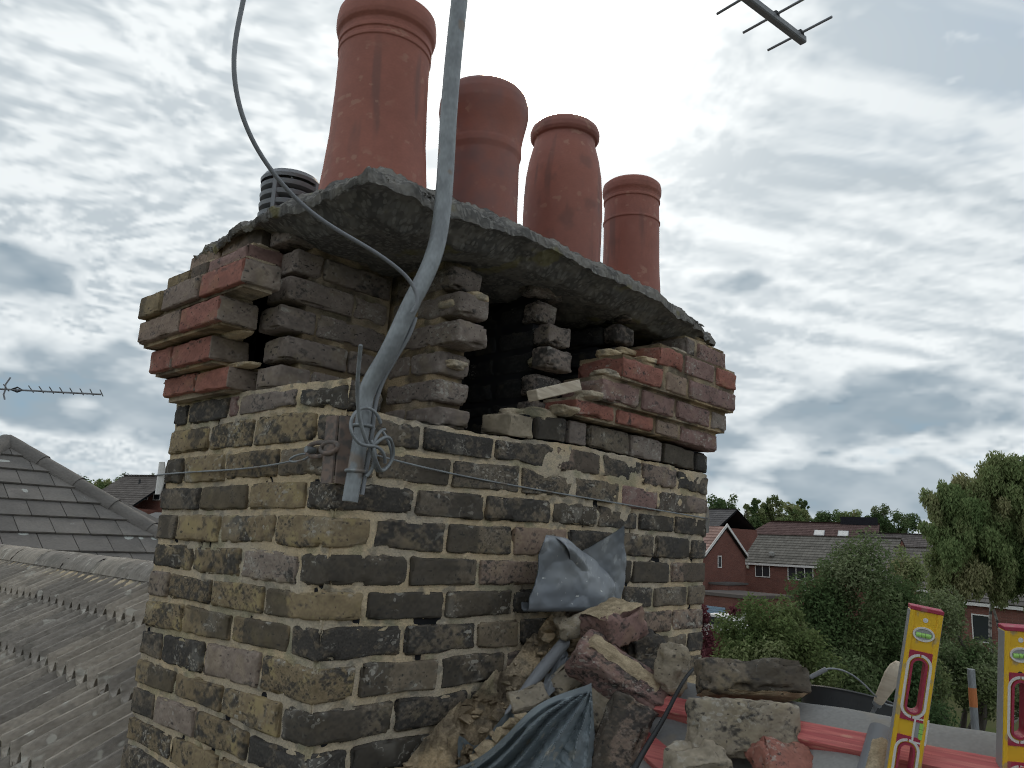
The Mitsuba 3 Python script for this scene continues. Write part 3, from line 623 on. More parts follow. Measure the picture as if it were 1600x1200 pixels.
# broken stub and dark cowl in the back row
v, f = lump((.20, .20, .34), 311, .35, 4); v[:, 2] = np.maximum(v[:, 2], -.14)
tag(obj('broken_pot', (v + [.62, .60, 1.36], f), 'mat_clay', smooth=40), 'jagged stump of a broken clay pot behind the mast', 'broken pot') if False else None
k = fastkey('broken_pot'); vv = v + [.625, .60, 1.365]; scene[k] = mikit.ply((vv, f), 'mat_clay', smooth=True, uv=np.tile([[.8, 31.0]], (len(vv), 1))); tag(k, 'jagged stump of a broken clay pot seen between the first two pots', 'broken pot')
v, f = lathe([(.075, 0), (.075, .22), (.095, .24), (.095, .30), (.02, .34)], 40, (1.02, .60, 1.27)); tag(obj('flue_cowl', (v, f), 'mat_cable', smooth=40), 'dark metal cowl glimpsed behind the barrel-shaped pot', 'cowl')

# ---------------------------------------------------------------- the aerial mast, its bracket and cables
mast = thing('aerial_mast', 'cranked grey steel aerial mast clamped to the stack corner', 'aerial mast')
knots = [(-.006, -.066, .478), (.000, -.070, .56), (.004, -.075, .654), (.008, -.080, .715), (.020, -.103, .765), (.050, -.140, .885), (.078, -.155, .965), (.094, -.160, 1.02), (.104, -.163, 1.10), (.100, -.170, 1.31), (.097, -.185, 1.62), (.095, -.190, 2.30)]
path = spline(knots, 120); rad = np.interp(path[:, 2], [.478, .70, .71, .80, 1.2, 1.7], [.0160, .0160, .0180, .0188, .0190, .0190])
v, f = tube(path, rad, 20); obj('pole', (v, f), 'mat_zinc', mast, smooth=40)
# corner bracket: two rusty plates, two u-bolts
for (b, yy) in (((.030, .005, .15), 'r'), ((.005, .055, .15), 'l')):
    pass
def plate(x0, x1, y0, y1, z0, z1): m = trimesh.creation.box(bounds=[[x0, y0, z0], [x1, y1, z1]]); return vf(m)
obj('bracket_plate', plate(-.024, -.019, -.022, .016, .515, .655), 'mat_rust', mast); obj('bracket_plate', plate(-.019, .032, -.030, -.025, .515, .655), 'mat_rust', mast)
for zc in (.640, .535):
    i = int(np.argmin(abs(path[:, 2] - zc))); c = path[i]; a = np.linspace(-.2, math.pi + .2, 24)
    w = unit([-.72, -.69, 0]); s = unit([.69, -.72, 0])
    loop = [c - w * .035 + s * .0185, c + s * .0185 * 1.0] + [c + s * .0185 * math.cos(t_) + w * .0185 * math.sin(t_) for t_ in np.linspace(0.1, math.pi - .1, 16)] + [c - s * .0185, c - w * .035 - s * .0185]
    v, f = tube(loop, .0038, 10); obj('u_bolt', (v, f), 'mat_zinc', mast, smooth=50)
# coax cable looping in the air and running down the mast
coax = thing('coax_cable', 'grey coaxial cable looping down from the sky to the mast', 'cable')
p_air = [(-.412, -.200, 1.40), (-.409, -.194, 1.319), (-.409, -.188, 1.197), (-.371, -.184, 1.096), (-.306, -.181, 1.032), (-.221, -.179, .99), (-.116, -.178, .968), (-.018, -.177, .945), (.020, -.180, .922), (.034, -.184, .890), (.028, -.176, .862)]
v, f = tube(spline(p_air, 160), .0042, 10); obj('hanging_run', (v, f), 'mat_cable', coax, smooth=60)
p_dn = [path[int(np.argmin(abs(path[:, 2] - z)))] + np.array([.021, -.008, 0]) for z in (.86, .80, .74, .68, .62, .56, .50)]
v, f = tube(spline(p_dn, 60), .0048, 10); obj('mast_run', (v, f), 'mat_cable', coax, smooth=60)
# lashing wire, loose end and coils
wire = thing('lashing_wire', 'galvanised lashing wire stretched round the stack below the broken courses', 'wire')
v, f = tube(spline([(-.012, .835, .553), (-.010, .55, .556), (-.014, .25, .560), (-.020, .14, .566)], 50), .0022, 8); obj('strand', (v, f), 'mat_zinc', wire, smooth=60)
v, f = tube(spline([(.045, -.045, .583), (.30, -.016, .566), (.80, -.016, .545), (1.30, -.018, .528), (1.560, -.012, .520)], 60), .0022, 8); obj('strand', (v, f), 'mat_zinc', wire, smooth=60)
loops = [[(.030, -.100, .640), (-.035, -.105, .655), (-.050, -.110, .620), (-.030, -.118, .590), (.010, -.118, .588), (.035, -.112, .575), (.045, -.104, .560)],
         [(.000, -.115, .585), (.030, -.118, .610), (.062, -.100, .605), (.078, -.085, .570), (.060, -.085, .548), (.028, -.105, .552), (.004, -.118, .580), (.010, -.112, .600), (.050, -.09, .630)],
         [(.055, -.07, .632), (.075, -.075, .605), (.082, -.075, .565), (.050, -.08, .545), (.02, -.105, .560), (.0, -.112, .60)]]
for lp in loops:
    v, f = tube(spline(lp, 80), .0036, 8); obj('coil', (v, f), 'mat_zinc', wire, smooth=60)
v, f = tube(spline([(-.093, -.180, .768), (-.072, -.150, .715), (-.045, -.125, .650), (-.010, -.115, .592), (.020, -.10, .56), (.016, -.085, .53)], 60), .0040, 8); obj('loose_end', (v, f), 'mat_zinc', wire, smooth=60)
# wire strainer (shackle) on face two
sh = thing('wire_strainer', 'rusty shackle joining the lashing wire to the bracket', 'shackle')
def link(c, a, b, L, w, r):
    pts = [np.array(c) + np.array(a) * (L / 2 * math.cos(t_)) * 1.0 + np.array(b) * (w / 2 * math.sin(t_)) for t_ in np.linspace(0, 2 * math.pi, 40)]
    return tube(pts, r, 8, caps=False)
v, f = link((-.018, .045, .587), (0, 1, 0), (0, 0, 1), .085, .030, .0052); obj('link', (v, f), 'mat_rust', sh, smooth=60)
v, f = link((-.024, -.004, .588), (0, 1, 0), (.2, 0, 1), .060, .024, .0048); obj('link', (v, f), 'mat_rust', sh, smooth=60)
v, f = link((-.020, .110, .572), (0, 1, -.1), (0, 0, 1), .075, .014, .0026); obj('eye', (v, f), 'mat_zinc', sh, smooth=60)
m = trimesh.creation.cylinder(radius=.007, height=.022, sections=20); m.apply_transform(trimesh.transformations.rotation_matrix(math.pi / 2, (0, 1, 0))); m.apply_translation((-.022, .068, .587)); obj('pin', vf(m), 'mat_zinc', sh, smooth=30)
# corner protectors where the wire turns
def guard(x, y, z, sx, sy, lab):
    a = np.linspace(-.6, .6, 14); h = np.linspace(-.045, .045, 12); A, Hh = np.meshgrid(a, h, indexing='ij'); wd = np.cos(Hh / .05 * 1.1) ** .6
    v = np.stack([x + sx * .024 * np.cos(A * wd * 1.4), y + sy * (.030 * np.sin(A * wd * 1.4)), z + Hh], -1).reshape(-1, 3)
    fr = grid_faces(14, 12); k = obj('corner_protector', (np.vstack([v, v - [sx * .002, 0, 0]]), np.vstack([fr, fr[:, ::-1] + len(v)])), 'mat_white_plastic', smooth=40); tag(k, lab, 'corner protector', 'corner plates under the lashing wire')
guard(.014, STACK_D + .01, .545, -1, 1, 'pale curved plate under the wire on the stack edge facing the slate roof')
guard(STACK_W - .022, .000, .515, 1, -1, 'pale curved plate under the wire on the stack edge facing the red houses')
v, f = tube(spline([(-.010, .835, .553), (.0, .86, .553), (.03, .865, .55)], 12), .0022, 8); obj('strand', (v, f), 'mat_zinc', wire)

# television aerial on the mast
an = thing('tv_aerial', 'yagi television aerial boom reaching over the cap towards the right', 'aerial')
A0, A1 = np.array([.095, -.190, 2.20]), np.array([1.529, -.414, 2.20]); bd = unit(A1 - A0); cr = np.cross([0, 0, 1.], bd)
def bar(p, q, w, h):
    d = np.array(q) - np.array(p); L = np.linalg.norm(d); v, f = bevel_box(L, w, h, min(w, h) * .15); return oriented((np.array(p) + q) / 2, d, np.cross([0, 0, 1.], d), np.cross(d, np.cross([0, 0, 1.], d)))(v), f
obj('boom', bar(A0 - bd * .15, A1, .027, .027), 'mat_cable', an)
for i in range(9):
    c = A1 - bd * (.030 + i * .150) + np.array([0, 0, .014]); L = .125 if i < 7 else .15
    e = obj('element', tube([c - cr * L, c + cr * L], .0046, 8), 'mat_cable', an, smooth=60)
    obj('clip', bar(c - bd * .012, c + bd * .012, .030, .020), 'mat_black', an)
m = trimesh.creation.box(extents=(.06, .05, .07)); m.apply_translation(A0); obj('mast_clamp', vf(m), 'mat_black', an)

# ---------------------------------------------------------------- timber offcut on the broken courses
v, f = bevel_box(.155, .045, .030, .002); e0, e1 = np.array([.565, -.045, .792]), np.array([.700, -.075, .838]); d = e1 - e0
tag(obj('timber_offcut', (oriented((e0 + e1) / 2, d, np.cross([0, 0, 1.], d), np.cross(d, np.cross([0, 0, 1.], d)))(v), f), 'mat_wood'), 'pale timber offcut lying on the broken red courses of the stack', 'timber offcut')
# ---------------------------------------------------------------- our own roof: ridge along y at x = .78, 31 degrees
RX, RZ, SL = .78, .11, .60
def roofz(x): return RZ - SL * abs(x - RX)
house = thing('tiled_roof', 'weathered ribbed concrete tile roof with thick ridge running to the stack', 'roof')
ca = math.cos(math.atan(SL)); sa = math.sin(math.atan(SL))
def ribbed_tile(y0, w, s0, s1, sd, side=-1, thick=.016):
    """interlocking tile between slope distances s0 (upper) and s1 (lower) from the ridge"""
    n, m = 49, 9; a, b = np.meshgrid(np.linspace(0, 1, n), np.linspace(0, 1, m), indexing='ij')
    ph = (a * w / .1) % 1.0
    prof = .040 * np.exp(-np.abs((ph - .45) / .19) ** 3) + .004 * np.sin(ph * 2 * np.pi)
    q = np.stack([a * w * 9, b * 3, 0 * a + sd], -1); prof = prof + .006 * (meshkit.fbm(q, 3, int(sd)) - .5)
    s = s0 + (s1 + .012 * (meshkit.fbm(q * .8, 2, 3) - .5) - s0) * b; lift = .046 + .040 * b + prof + rng.uniform(-.003, .003)
    top = np.stack([RX + side * (s * ca - lift * sa * -0), y0 + a * w, RZ - s * sa + lift / ca * 1.0], -1)
    bot = top - np.array([0, 0, thick])
    v = np.vstack([top.reshape(-1, 3), bot.reshape(-1, 3)]); f = grid_faces(n, m); N = n * m
    low = np.arange(n) * m + m - 1; fs = [f if side < 0 else f[:, ::-1], (f[:, ::-1] if side < 0 else f) + N]
    for i in range(n - 1): fs.append(np.array([[low[i], low[i] + N, low[i + 1] + N], [low[i], low[i + 1] + N, low[i + 1]]]))
    for e in (np.arange(m), (n - 1) * m + np.arange(m)): fs.append(np.vstack([np.stack([e[:-1], e[1:], e[1:] + N], 1), np.stack([e[:-1], e[1:] + N, e[:-1] + N], 1)]))
    return v, np.vstack(fs)
TW, GA = .300, .310
for r in range(6):
    s0, s1 = .02 + GA * r, .02 + GA * (r + 1) + .045
    for c in range(22 if r < 4 else 14):
        y0 = STACK_D + .02 + c * TW + (.0 if r % 2 == 0 else .10)
        v, f = ribbed_tile(y0, TW - .004, s0, s1, r * 31 + c + 1)
        obj('tile', (v, f), 'mat_tile', house, smooth=40, uv=np.tile([[0., float(r * 31 + c + 1)]], (len(v), 1)))
# ridge tiles bedded on mortar
n = 40
for i in range(14):
    y0 = STACK_D + .012 + i * .45; a, b = np.meshgrid(np.linspace(-1.25, 1.25, n), np.linspace(0, 1, 12), indexing='ij')
    q = np.stack([a * 2, b * 4 + i * 9, 0 * a], -1); R = .122 + .010 * (meshkit.fbm(q * 2.2, 4, 3) - .5) + .005 * (meshkit.fbm(q * [9, 3, 1], 3, 5) - .5)
    v = np.stack([RX + R * np.sin(a), y0 + b * .447, RZ + .010 + R * np.cos(a) * 1.0], -1).reshape(-1, 3); v2 = v.copy(); v2[:, 2] -= .02
    f = grid_faces(n, 12); k = obj('ridge_tile', (np.vstack([v, v2]), np.vstack([f, f[:, ::-1] + len(v)])), 'mat_tile', house, smooth=40, uv=np.tile([[0., i + 201.]], (2 * len(v), 1)))
u, w = np.meshgrid(np.linspace(0, 1, 400), np.linspace(0, 1, 14), indexing='ij')
Y = STACK_D + .01 + u * 6.2; q = np.stack([Y * 16, w * 3, 0 * u], -1)
v = np.stack([RX - .100 - .07 * w + .012 * (meshkit.fbm(q, 3, 2) - .5), Y, RZ + .045 - .045 * w + .028 * (meshkit.fbm(q * 1.1, 4, 6) - .5)], -1).reshape(-1, 3)
obj('ridge_mortar', (v, grid_faces(400, 14)), 'mat_mortar', house, smooth=True)
# stripped part of the roof: membrane over the rafters, this side and beyond
strip = thing('stripped_roof', 'bare grey underlay on the stripped roof slope beside the stack', 'roof')
def membrane():
    xs = np.concatenate([np.linspace(-4.2, -.1, 40), np.linspace(-.08, .70, 50), np.linspace(.71, .86, 30), np.linspace(.88, 5.8, 40)])
    ys = np.linspace(-4.2, STACK_D + .3, 150); X, Y = np.meshgrid(xs, ys, indexing='ij')
    d = np.abs(X - RX); Z = RZ - SL * (np.sqrt(d * d + .022 ** 2) - .028)
    sag = .014 * np.cos(Y / .4 * 2 * np.pi) * np.clip(d / .15, 0, 1) + .016 * (meshkit.fbm(np.stack([X * 3, Y * 4, 0 * X], -1), 4, 9) - .5) + .006 * (meshkit.fbm(np.stack([X * 14, Y * 10, 0 * X], -1), 3, 12) - .5)
    v = np.stack([X, Y, Z + sag - .012], -1).reshape(-1, 3); return v, grid_faces(*X.shape)
obj('underlay', membrane(), 'mat_membrane', strip, smooth=True)
m = trimesh.creation.box(bounds=[[.82, STACK_D + .3, -.40], [5.8, 8.0, -.30]]); m.apply_transform(trimesh.transformations.rotation_matrix(math.atan(SL) , (0, 1, 0), (.80, 0, .05))) if False else None
v = np.array([[RX + .02, STACK_D, RZ + .05], [RX + .02, 8, RZ + .05], [5.8, 8, RZ + .05 - SL * 5.0], [5.8, STACK_D, RZ + .05 - SL * 5.0]]); obj('far_slope', (v, np.array([[0, 2, 1], [0, 3, 2]])), 'mat_tile', house, uv=np.tile([[0., 7.]], (4, 1)))
for nm, b in (('wall_panel', [[-3.8, -3.8, -6.4], [5.4, 7.6, -2.75]]),):
    mm = trimesh.creation.box(bounds=b); obj(nm, vf(mm), 'mat_far_brick', house)

# ---------------------------------------------------------------- red battens
def batten(y0, y1, x, lift, label, w=.050, h=.025, ends=True, rot=0.0, sd=0):
    L = abs(y1 - y0); v, f = brick_mesh(L, w, h, 900 + sd, r=.0015, amp=.0006, res=.02, chip=.15)
    v = v - np.array([L / 2, w / 2, h / 2]); sl = unit([1, 0, SL]); nn = unit([-SL, 0, 1])
    d = unit(np.array([0, 1., 0]) * math.cos(rot) + sl * math.sin(rot))
    c = np.array([x, (y0 + y1) / 2, roofz(x)]) + nn * (h / 2 + lift)
    return tag(obj('roofing_batten', (oriented(c, d, np.cross(nn, d), nn)(v), f), 'mat_batten', smooth=30), label, 'batten')
batten(-2.2, -.36, .676, .004, 'long red timber batten running along the bare underlay just below the ridge', sd=1)
batten(-.56, -.37, .545, .003, 'short red batten end poking up at the bottom beside the round pale rubble', rot=.45, sd=2)

# ---------------------------------------------------------------- loose bricks and rubble
def loose_brick(name, center, ax, up, dims, code, label, eff=.4, soot=None, sd=1, amp=.006, r=.010, chip=1.8, top=None, group=None):
    L, D, H = dims; v, f = brick_mesh(L, D, H, 500 + sd, r=r, amp=amp, rough=1.3, chip=chip, res=.010); v = v - np.array([L, D, H]) / 2
    ax = unit(ax); up = unit(np.array(up) - ax * (np.array(up) @ ax)); side = np.cross(up, ax)
    P = oriented(center, ax, side, up)(v); c, so = CLS[code]; so = so if soot is None else soot
    k = thing(name, label, 'brick' if 'brick' in name else 'rubble', group)
    obj('body', (P, f), 'mat_brick', k, smooth=True, uv=np.tile([[c + eff, 100 + sd + so]], (len(P), 1)))
    if top is not None:            # mortar still stuck to one face: (face sign along up, x0, x1, y0, y1, thickness)
        for (sg, a0, a1, b0, b1, th) in top:
            n_, m_ = 60, 30; a, b = np.meshgrid(np.linspace(0, 1, n_), np.linspace(0, 1, m_), indexing='ij')
            e = np.minimum(np.minimum(a, 1 - a) * (a1 - a0), np.minimum(b, 1 - b) * (b1 - b0)); q = np.stack([a * (a1 - a0), b * (b1 - b0), 0 * a + sd], -1)
            rag = .020 * (meshkit.fbm(q * 40, 3, sd) - .5)
            hgt = th * np.clip((e + rag) / .012, -.3, 1) + .006 * (meshkit.fbm(q * 60, 3, sd + 2) - .5) * np.clip(e / .006, 0, 1)
            loc = np.stack([-L / 2 + a0 + a * (a1 - a0), -D / 2 + b0 + b * (b1 - b0), sg * (H / 2 - .001 + hgt)], -1).reshape(-1, 3)
            ff = grid_faces(n_, m_); obj('stuck_mortar', (oriented(center, ax, side, up)(loc), ff), 'mat_sand', k, smooth=True)
    return k
def sand_colour(p, n, uv):
    mid = fbm(p.x * 60, p.y * 60, p.z * 60, 3); hi = noise(p.x * 420, p.y * 420, p.z * 420)
    return mix((0.50, 0.400, 0.270), (0.37, 0.29, 0.195), smoothstep(0.35, 0.65, mid)) * (0.78 + 0.44 * hi)
scene['mat_sand'] = bumped({'type': 'diffuse', 'reflectance': proc(sand_colour)}, mortar_bump, 0.004)
V = np.array
def fan(points): return [V(p) for p in points]
# half brick standing corner-on, sand mortar on its top
loose_brick('loose_brick', (0.703, -0.214, 0.224), (0.921, -0.226, 0.303), (0.03, -.06, 1), (.125, .115, .078), 'u', 'purple half brick with a bed of sand mortar on top, uppermost of the heap', sd=1, soot=.30, amp=.010, r=.012, top=[(1, .003, .122, .003, .112, .007)])
loose_brick('loose_brick', (0.647, -0.270, 0.111), (0.438, -0.740, -0.511), (-0.292, -0.635, 0.678), (.235, .100, .088), 'u', 'dark red brick sloping down with a strip of sand mortar along it', sd=2, soot=.42, amp=.009, r=.012, top=[(1, .012, .205, .036, .082, .010)])
loose_brick('loose_brick', (0.813, -0.226, 0.166), (0.805, -0.474, 0.195), (-0.102, -0.036, 0.999), (.10, .08, .06), 'k', 'small grey brick fragment tucked behind the purple half brick', sd=3, amp=.012)
loose_brick('rubble_stone', (0.700, -0.382, 0.141), (0.145, -0.059, 0.938), (-0.964, -0.196, 0.115), (.115, .075, .055), 't', 'pale pointed lump of mortared stone beside the dark rod', sd=4, r=.022, amp=.006, soot=.12)
loose_brick('loose_brick', (0.696, -0.575, 0.149), (0.698, -0.719, -0.008), (0.208, 0.244, 0.951), (.222, .100, .068), 'k', 'long dark grey brick overhanging the tan one, its underside caked in mortar', sd=5, r=.014, amp=.009, soot=.35, chip=2.4, top=[(-1, .004, .216, .004, .096, .006)])
loose_brick('loose_brick', (0.595, -0.606, 0.068), (0.701, -0.717, -0.028), (-0.740, -0.641, 0.148), (.218, .106, .066), 't', 'tan mortar-coated brick standing on edge across the red batten', sd=6, r=.013, amp=.008, soot=.30, eff=.55)
loose_brick('loose_brick', (0.521, -0.353, -0.011), (0.444, -0.168, 0.878), (-0.853, -0.468, 0.228), (.215, .098, .062), 'b', 'sooty brown brick leaning out of the bottom edge between the grey sack and the rod', sd=7, r=.013, amp=.009, soot=.52, eff=.5)
loose_brick('rubble_stone', (0.489, -0.563, 0.003), (0.728, -0.681, 0.159), (-0.570, -0.483, 0.665), (.118, .100, .085), 't', 'rounded pale and reddish lump at the bottom, in front of the short red batten', sd=8, r=.032, amp=.012, soot=.10, eff=.85)
loose_brick('loose_brick', (0.592, -0.693, 0.013), (0.802, -0.500, -0.217), (-0.431, -0.490, 0.689), (.115, .090, .066), 'r', 'pinkish broken brick propping the tan brick', sd=9, r=.014, amp=.011, soot=.2)
loose_brick('loose_brick', (0.622, -0.238, 0.040), (0.422, -0.246, 0.815), (-0.783, -0.568, 0.210), (.11, .085, .06), 't', 'tan broken brick between the grey sack and the sloping dark red brick', sd=10, r=.016, amp=.010, soot=.25)
loose_brick('rubble_stone', (0.693, -0.092, 0.203), (0.783, -0.625, 0.277), (-0.317, -0.237, 0.940), (.085, .060, .045), 't', 'crumbled sand mortar lump left of the purple half brick', sd=11, r=.015, amp=.016, soot=.06)
loose_brick('rubble_stone', (0.627, -0.138, 0.091), (0.583, -0.378, 0.676), (-0.809, -0.308, 0.437), (.100, .070, .022), 't', 'flat tan mortar slab lying under the grey tube', sd=12, r=.008, amp=.006, soot=.06)
loose_brick('rubble_stone', (0.489, -0.131, 0.061), (0.715, -0.551, 0.273), (-0.705, -0.335, 0.657), (.090, .055, .022), 't', 'flat tan mortar slab at the mouth of the grey sack', sd=13, r=.008, amp=.006, soot=.04)
loose_brick('loose_brick', (0.826, -0.212, 0.125), (0.877, 0.144, 0.375), (-0.173, -0.103, 0.979), (.16, .10, .068), 'k', 'dark sooty brick in the shade beneath the heap', sd=14, soot=.6)
bits = []
rr = np.random.default_rng(5)
for i in range(220):
    x = rr.uniform(.22, .78); y = -.012 - abs(rr.normal(0, .06)) - .02; s = rr.uniform(.006, .020)
    v, f = chunk((s * 1.5, s, s * .8), 700 + i); bits.append((v + [x, y, roofz(x) + .012 + s * .3 + .09 * math.exp(-((y + .012) / .05) ** 2)], f))
tag(obj('mortar_crumbs', cat_meshes(bits), 'mat_sand'), 'loose crumbs of sand mortar scattered along the foot of the stack', None, kind='stuff')

# ---------------------------------------------------------------- the lead flashing sheet bent up against the stack
lead = thing('lead_flashing', 'sheet of grey lead flashing peeled up and folded against the brickwork', 'lead sheet')
def loft(left, right, n=50, m=70, bulge=0.0, seed=0, wr=.010, thick=.0022, hem=None):
    """sheet between two edge polylines (bottom to top), with bulge along -y and wrinkles"""
    Lp, Rp = spline(left, m), spline(right, m); s = np.linspace(0, 1, n)[None, :, None]
    v = Lp[:, None] * (1 - s) + Rp[:, None] * s
    q = v * np.array([16, 5, 16]); k = wr * 2 * (meshkit.fbm(q + seed, 3, seed) - .5) + wr * .8 * (np.abs(meshkit.fbm(q * .6 + seed + 3, 2, seed + 4) - .5) * 4 - .5)
    v[..., 1] -= bulge * np.sin(np.pi * s[..., 0]) + k
    if hem is not None:
        a = np.linspace(0, 1, 16)[:, None]; first = v[0][None]; R = hem
        roll = first + np.stack([0 * a[..., None] + 0 * first[..., :1], R * (1 - np.cos(np.pi * a))[..., None] + 0 * first[..., :1], (-R * np.sin(np.pi * a))[..., None] + .06 * np.clip(a - .5, 0, 1)[..., None] + 0 * first[..., :1]], -1)[..., 0, :] if False else None
        rows = []
        for t_ in np.linspace(1, 0, 16):
            off = np.array([0, R * (1 - math.cos(math.pi * t_)), -R * math.sin(math.pi * t_) + .05 * max(t_ - .85, 0)]); rows.append(v[0] + off)
        v = np.concatenate([np.array(rows), v[1:]], 0)
    M = v.shape[0]; V0 = v.reshape(-1, 3); f = grid_faces(M, n)
    mm = trimesh.Trimesh(V0, f, process=False); nv = np.asarray(mm.vertex_normals)
    return np.vstack([V0, V0 - nv * thick]), np.vstack([f, f[:, ::-1] + len(V0)])
obj('front_fold', loft([(0.525, -0.086, 0.261), (0.539, -0.086, 0.303), (0.559, -0.084, 0.333), (0.562, -0.086, 0.367), (0.564, -0.093, 0.411), (0.608, -0.079, 0.431)],
                       [(0.939, -0.055, 0.249), (0.937, -0.052, 0.281), (0.916, -0.049, 0.319), (0.866, -0.048, 0.358), (0.798, -0.052, 0.389), (0.698, -0.063, 0.420)], bulge=.030, seed=3, wr=.011, hem=.011), 'mat_lead', lead, smooth=True)
obj('back_fold', loft([(0.860, -0.031, 0.260), (0.851, -0.030, 0.303), (0.829, -0.030, 0.346), (0.792, -0.030, 0.391)], [(1.000, -0.026, 0.259), (1.011, -0.034, 0.320), (1.003, -0.042, 0.393), (0.962, -0.055, 0.471)], bulge=.006, seed=9, wr=.009), 'mat_lead', lead, smooth=True)
obj('tongue', loft([(0.685, -0.079, 0.333), (0.666, -0.101, 0.374), (0.618, -0.113, 0.413), (0.606, -0.089, 0.430)], [(0.835, -0.059, 0.322), (0.770, -0.080, 0.357), (0.725, -0.087, 0.385), (0.696, -0.083, 0.411)], bulge=.010, seed=15, wr=.004, n=24, m=30), 'mat_lead', lead, smooth=True)

# ---------------------------------------------------------------- grey plastic sack with rubble in its mouth
sack = thing('rubble_sack', 'creased blue-grey plastic sack with mortar rubble in its mouth, at the foot of the stack', 'sack')
def sack_front():
    top = spline([(0.332, -0.072, -0.073), (0.331, -0.141, -0.036), (0.333, -0.224, 0.032), (0.350, -0.273, 0.083), (0.400, -0.303, 0.108), (0.495, -0.305, 0.120)], 110)
    bot = spline([(0.263, -0.188, -0.191), (0.245, -0.298, -0.157), (0.261, -0.363, -0.149), (0.314, -0.389, -0.148), (0.409, -0.363, -0.178), (0.499, -0.336, -0.194)], 110)
    m = 130; t = np.linspace(0, 1, m)[:, None, None]; v = top[None] * (1 - t) + bot[None] * t
    S, Tt = np.meshgrid(np.linspace(0, 1, 110), np.linspace(0, 1, m), indexing='xy')
    ang = np.arctan2(Tt * 1.5 + .02, 1.02 - S); rad = np.hypot(Tt * 1.5, 1.02 - S)
    def crease(a, w, h): return h * np.exp(-np.abs(ang - a - .10 * (meshkit.fbm(np.stack([rad * 3, 0 * rad, 0 * rad + a * 9], -1), 2, 3) - .5)) / w)
    k = crease(.18, .035, .022) + crease(.40, .05, .034) + crease(.62, .045, .026) + crease(.92, .06, .038) + crease(1.22, .05, .024) + crease(1.42, .05, .018) - crease(.29, .05, .018) - crease(.52, .05, .020) - crease(.78, .07, .024) - crease(1.08, .06, .018)
    k = 1.6 * k * np.clip(rad * 3.2, .15, 1) + .020 * (np.abs(meshkit.fbm(np.stack([S * 9, Tt * 9, 0 * S], -1), 3, 12) - .5) * 2 - .25) + .007 * (np.abs(meshkit.fbm(np.stack([S * 26, Tt * 26, 0 * S], -1), 2, 41) - .5) * 2)
    k = k + .022 * np.clip(Tt * 8, 0, 1) * np.sin(np.pi * S)
    hem = np.clip((.055 - Tt) / .012, 0, 1); k = k * (1 - hem) + .012 * hem
    v = v + k[..., None] * np.array((-0.810, -0.568, 0.154))
    V0 = v.reshape(-1, 3); f = grid_faces(m, 110); return np.vstack([V0, V0 - np.array((-0.020, -0.012, 0.097))*.0 + np.array((0.001, 0.001, 0.000))]), np.vstack([f, f[:, ::-1] + len(V0)])
obj('front', sack_front(), 'mat_sack', sack, smooth=38)
def sack_back():
    top = spline([(0.347, -0.057, -0.076), (0.373, -0.041, -0.022), (0.409, -0.044, -0.043), (0.446, -0.063, -0.012), (0.477, -0.076, 0.023), (0.504, -0.146, 0.056), (0.512, -0.259, 0.105)], 80)
    bot = spline([(0.367, -0.057, -0.250), (0.427, -0.058, -0.264), (0.472, -0.074, -0.270), (0.501, -0.106, -0.268), (0.514, -0.152, -0.259), (0.535, -0.208, -0.249), (0.546, -0.286, -0.231)], 80)
    t = np.linspace(0, 1, 40)[:, None, None]; v = top[None] * (1 - t) + bot[None] * t; S, Tt = np.meshgrid(np.linspace(0, 1, 80), np.linspace(0, 1, 40), indexing='xy')
    v = v + (.030 * (np.abs(meshkit.fbm(np.stack([S * 8, Tt * 5, 0 * S], -1), 3, 22) - .5) * 2))[..., None] * np.array((-0.681, -0.621, 0.018)); V0 = v.reshape(-1, 3)
    return V0, grid_faces(40, 80)
obj('back', sack_back(), 'mat_sack', sack, smooth=38)
for i, (p, s) in enumerate((((0.387, -0.111, -0.038), .050), ((0.408, -0.128, -0.008), .045), ((0.426, -0.139, 0.015), .035), ((0.369, -0.101, -0.060), .045), ((0.422, -0.171, 0.034), .030), ((0.378, -0.145, -0.042), .030))):
    v, f = chunk((s * 1.7, s * 1.2, s), 820 + i, 18); tag(obj('rubble_stone', (v + V(p), f), 'mat_sand'), ['largest sandy lump in the mouth of the grey sack', 'sandy lump in the middle of the sack mouth', 'small sandy lump high in the sack mouth', 'sandy lump at the lower left of the sack mouth', 'small sandy lump nearest the flat mortar slab by the sack', 'small sandy lump against the front hem of the sack'][i], 'rubble', 'lumps in the mouth of the sack')
# grey tube lying on the slope, scrap of underlay
p0, p1 = V((0.688, -0.078, 0.170)), V((0.427, -0.115, 0.030)); d = p1 - p0; L = np.linalg.norm(d); X_, Y_, Z_ = frame_for(d)
v, f = lathe(dense([(.001, 0), (.013, .002), (.0155, .010), (.0155, L * .45), (.013, L * .60), (.009, L * .8), (.004, L * .97), (.001, L)], 3), 28); tag(obj('plastic_tube', (v @ np.stack([X_, Y_, Z_]) + p0, f), 'mat_cable', smooth=40), 'smooth pale grey tapering tube lying against the mortar fillet', 'tube')
a, b = np.meshgrid(np.linspace(0, 1, 40), np.linspace(0, 1, 40), indexing='ij'); c4 = [V((0.707, -0.063, 0.154)), V((0.683, -0.127, 0.102)), V((0.527, -0.123, 0.047)), V((0.588, -0.097, 0.092))]
v = (c4[0][None, None] * ((1 - a) * (1 - b))[..., None] + c4[1][None, None] * (a * (1 - b))[..., None] + c4[2][None, None] * (a * b)[..., None] + c4[3][None, None] * ((1 - a) * b)[..., None]); v[..., 2] += .03 * (meshkit.fbm(np.stack([a * 4, b * 4, 0 * a], -1), 3, 4) - .5)
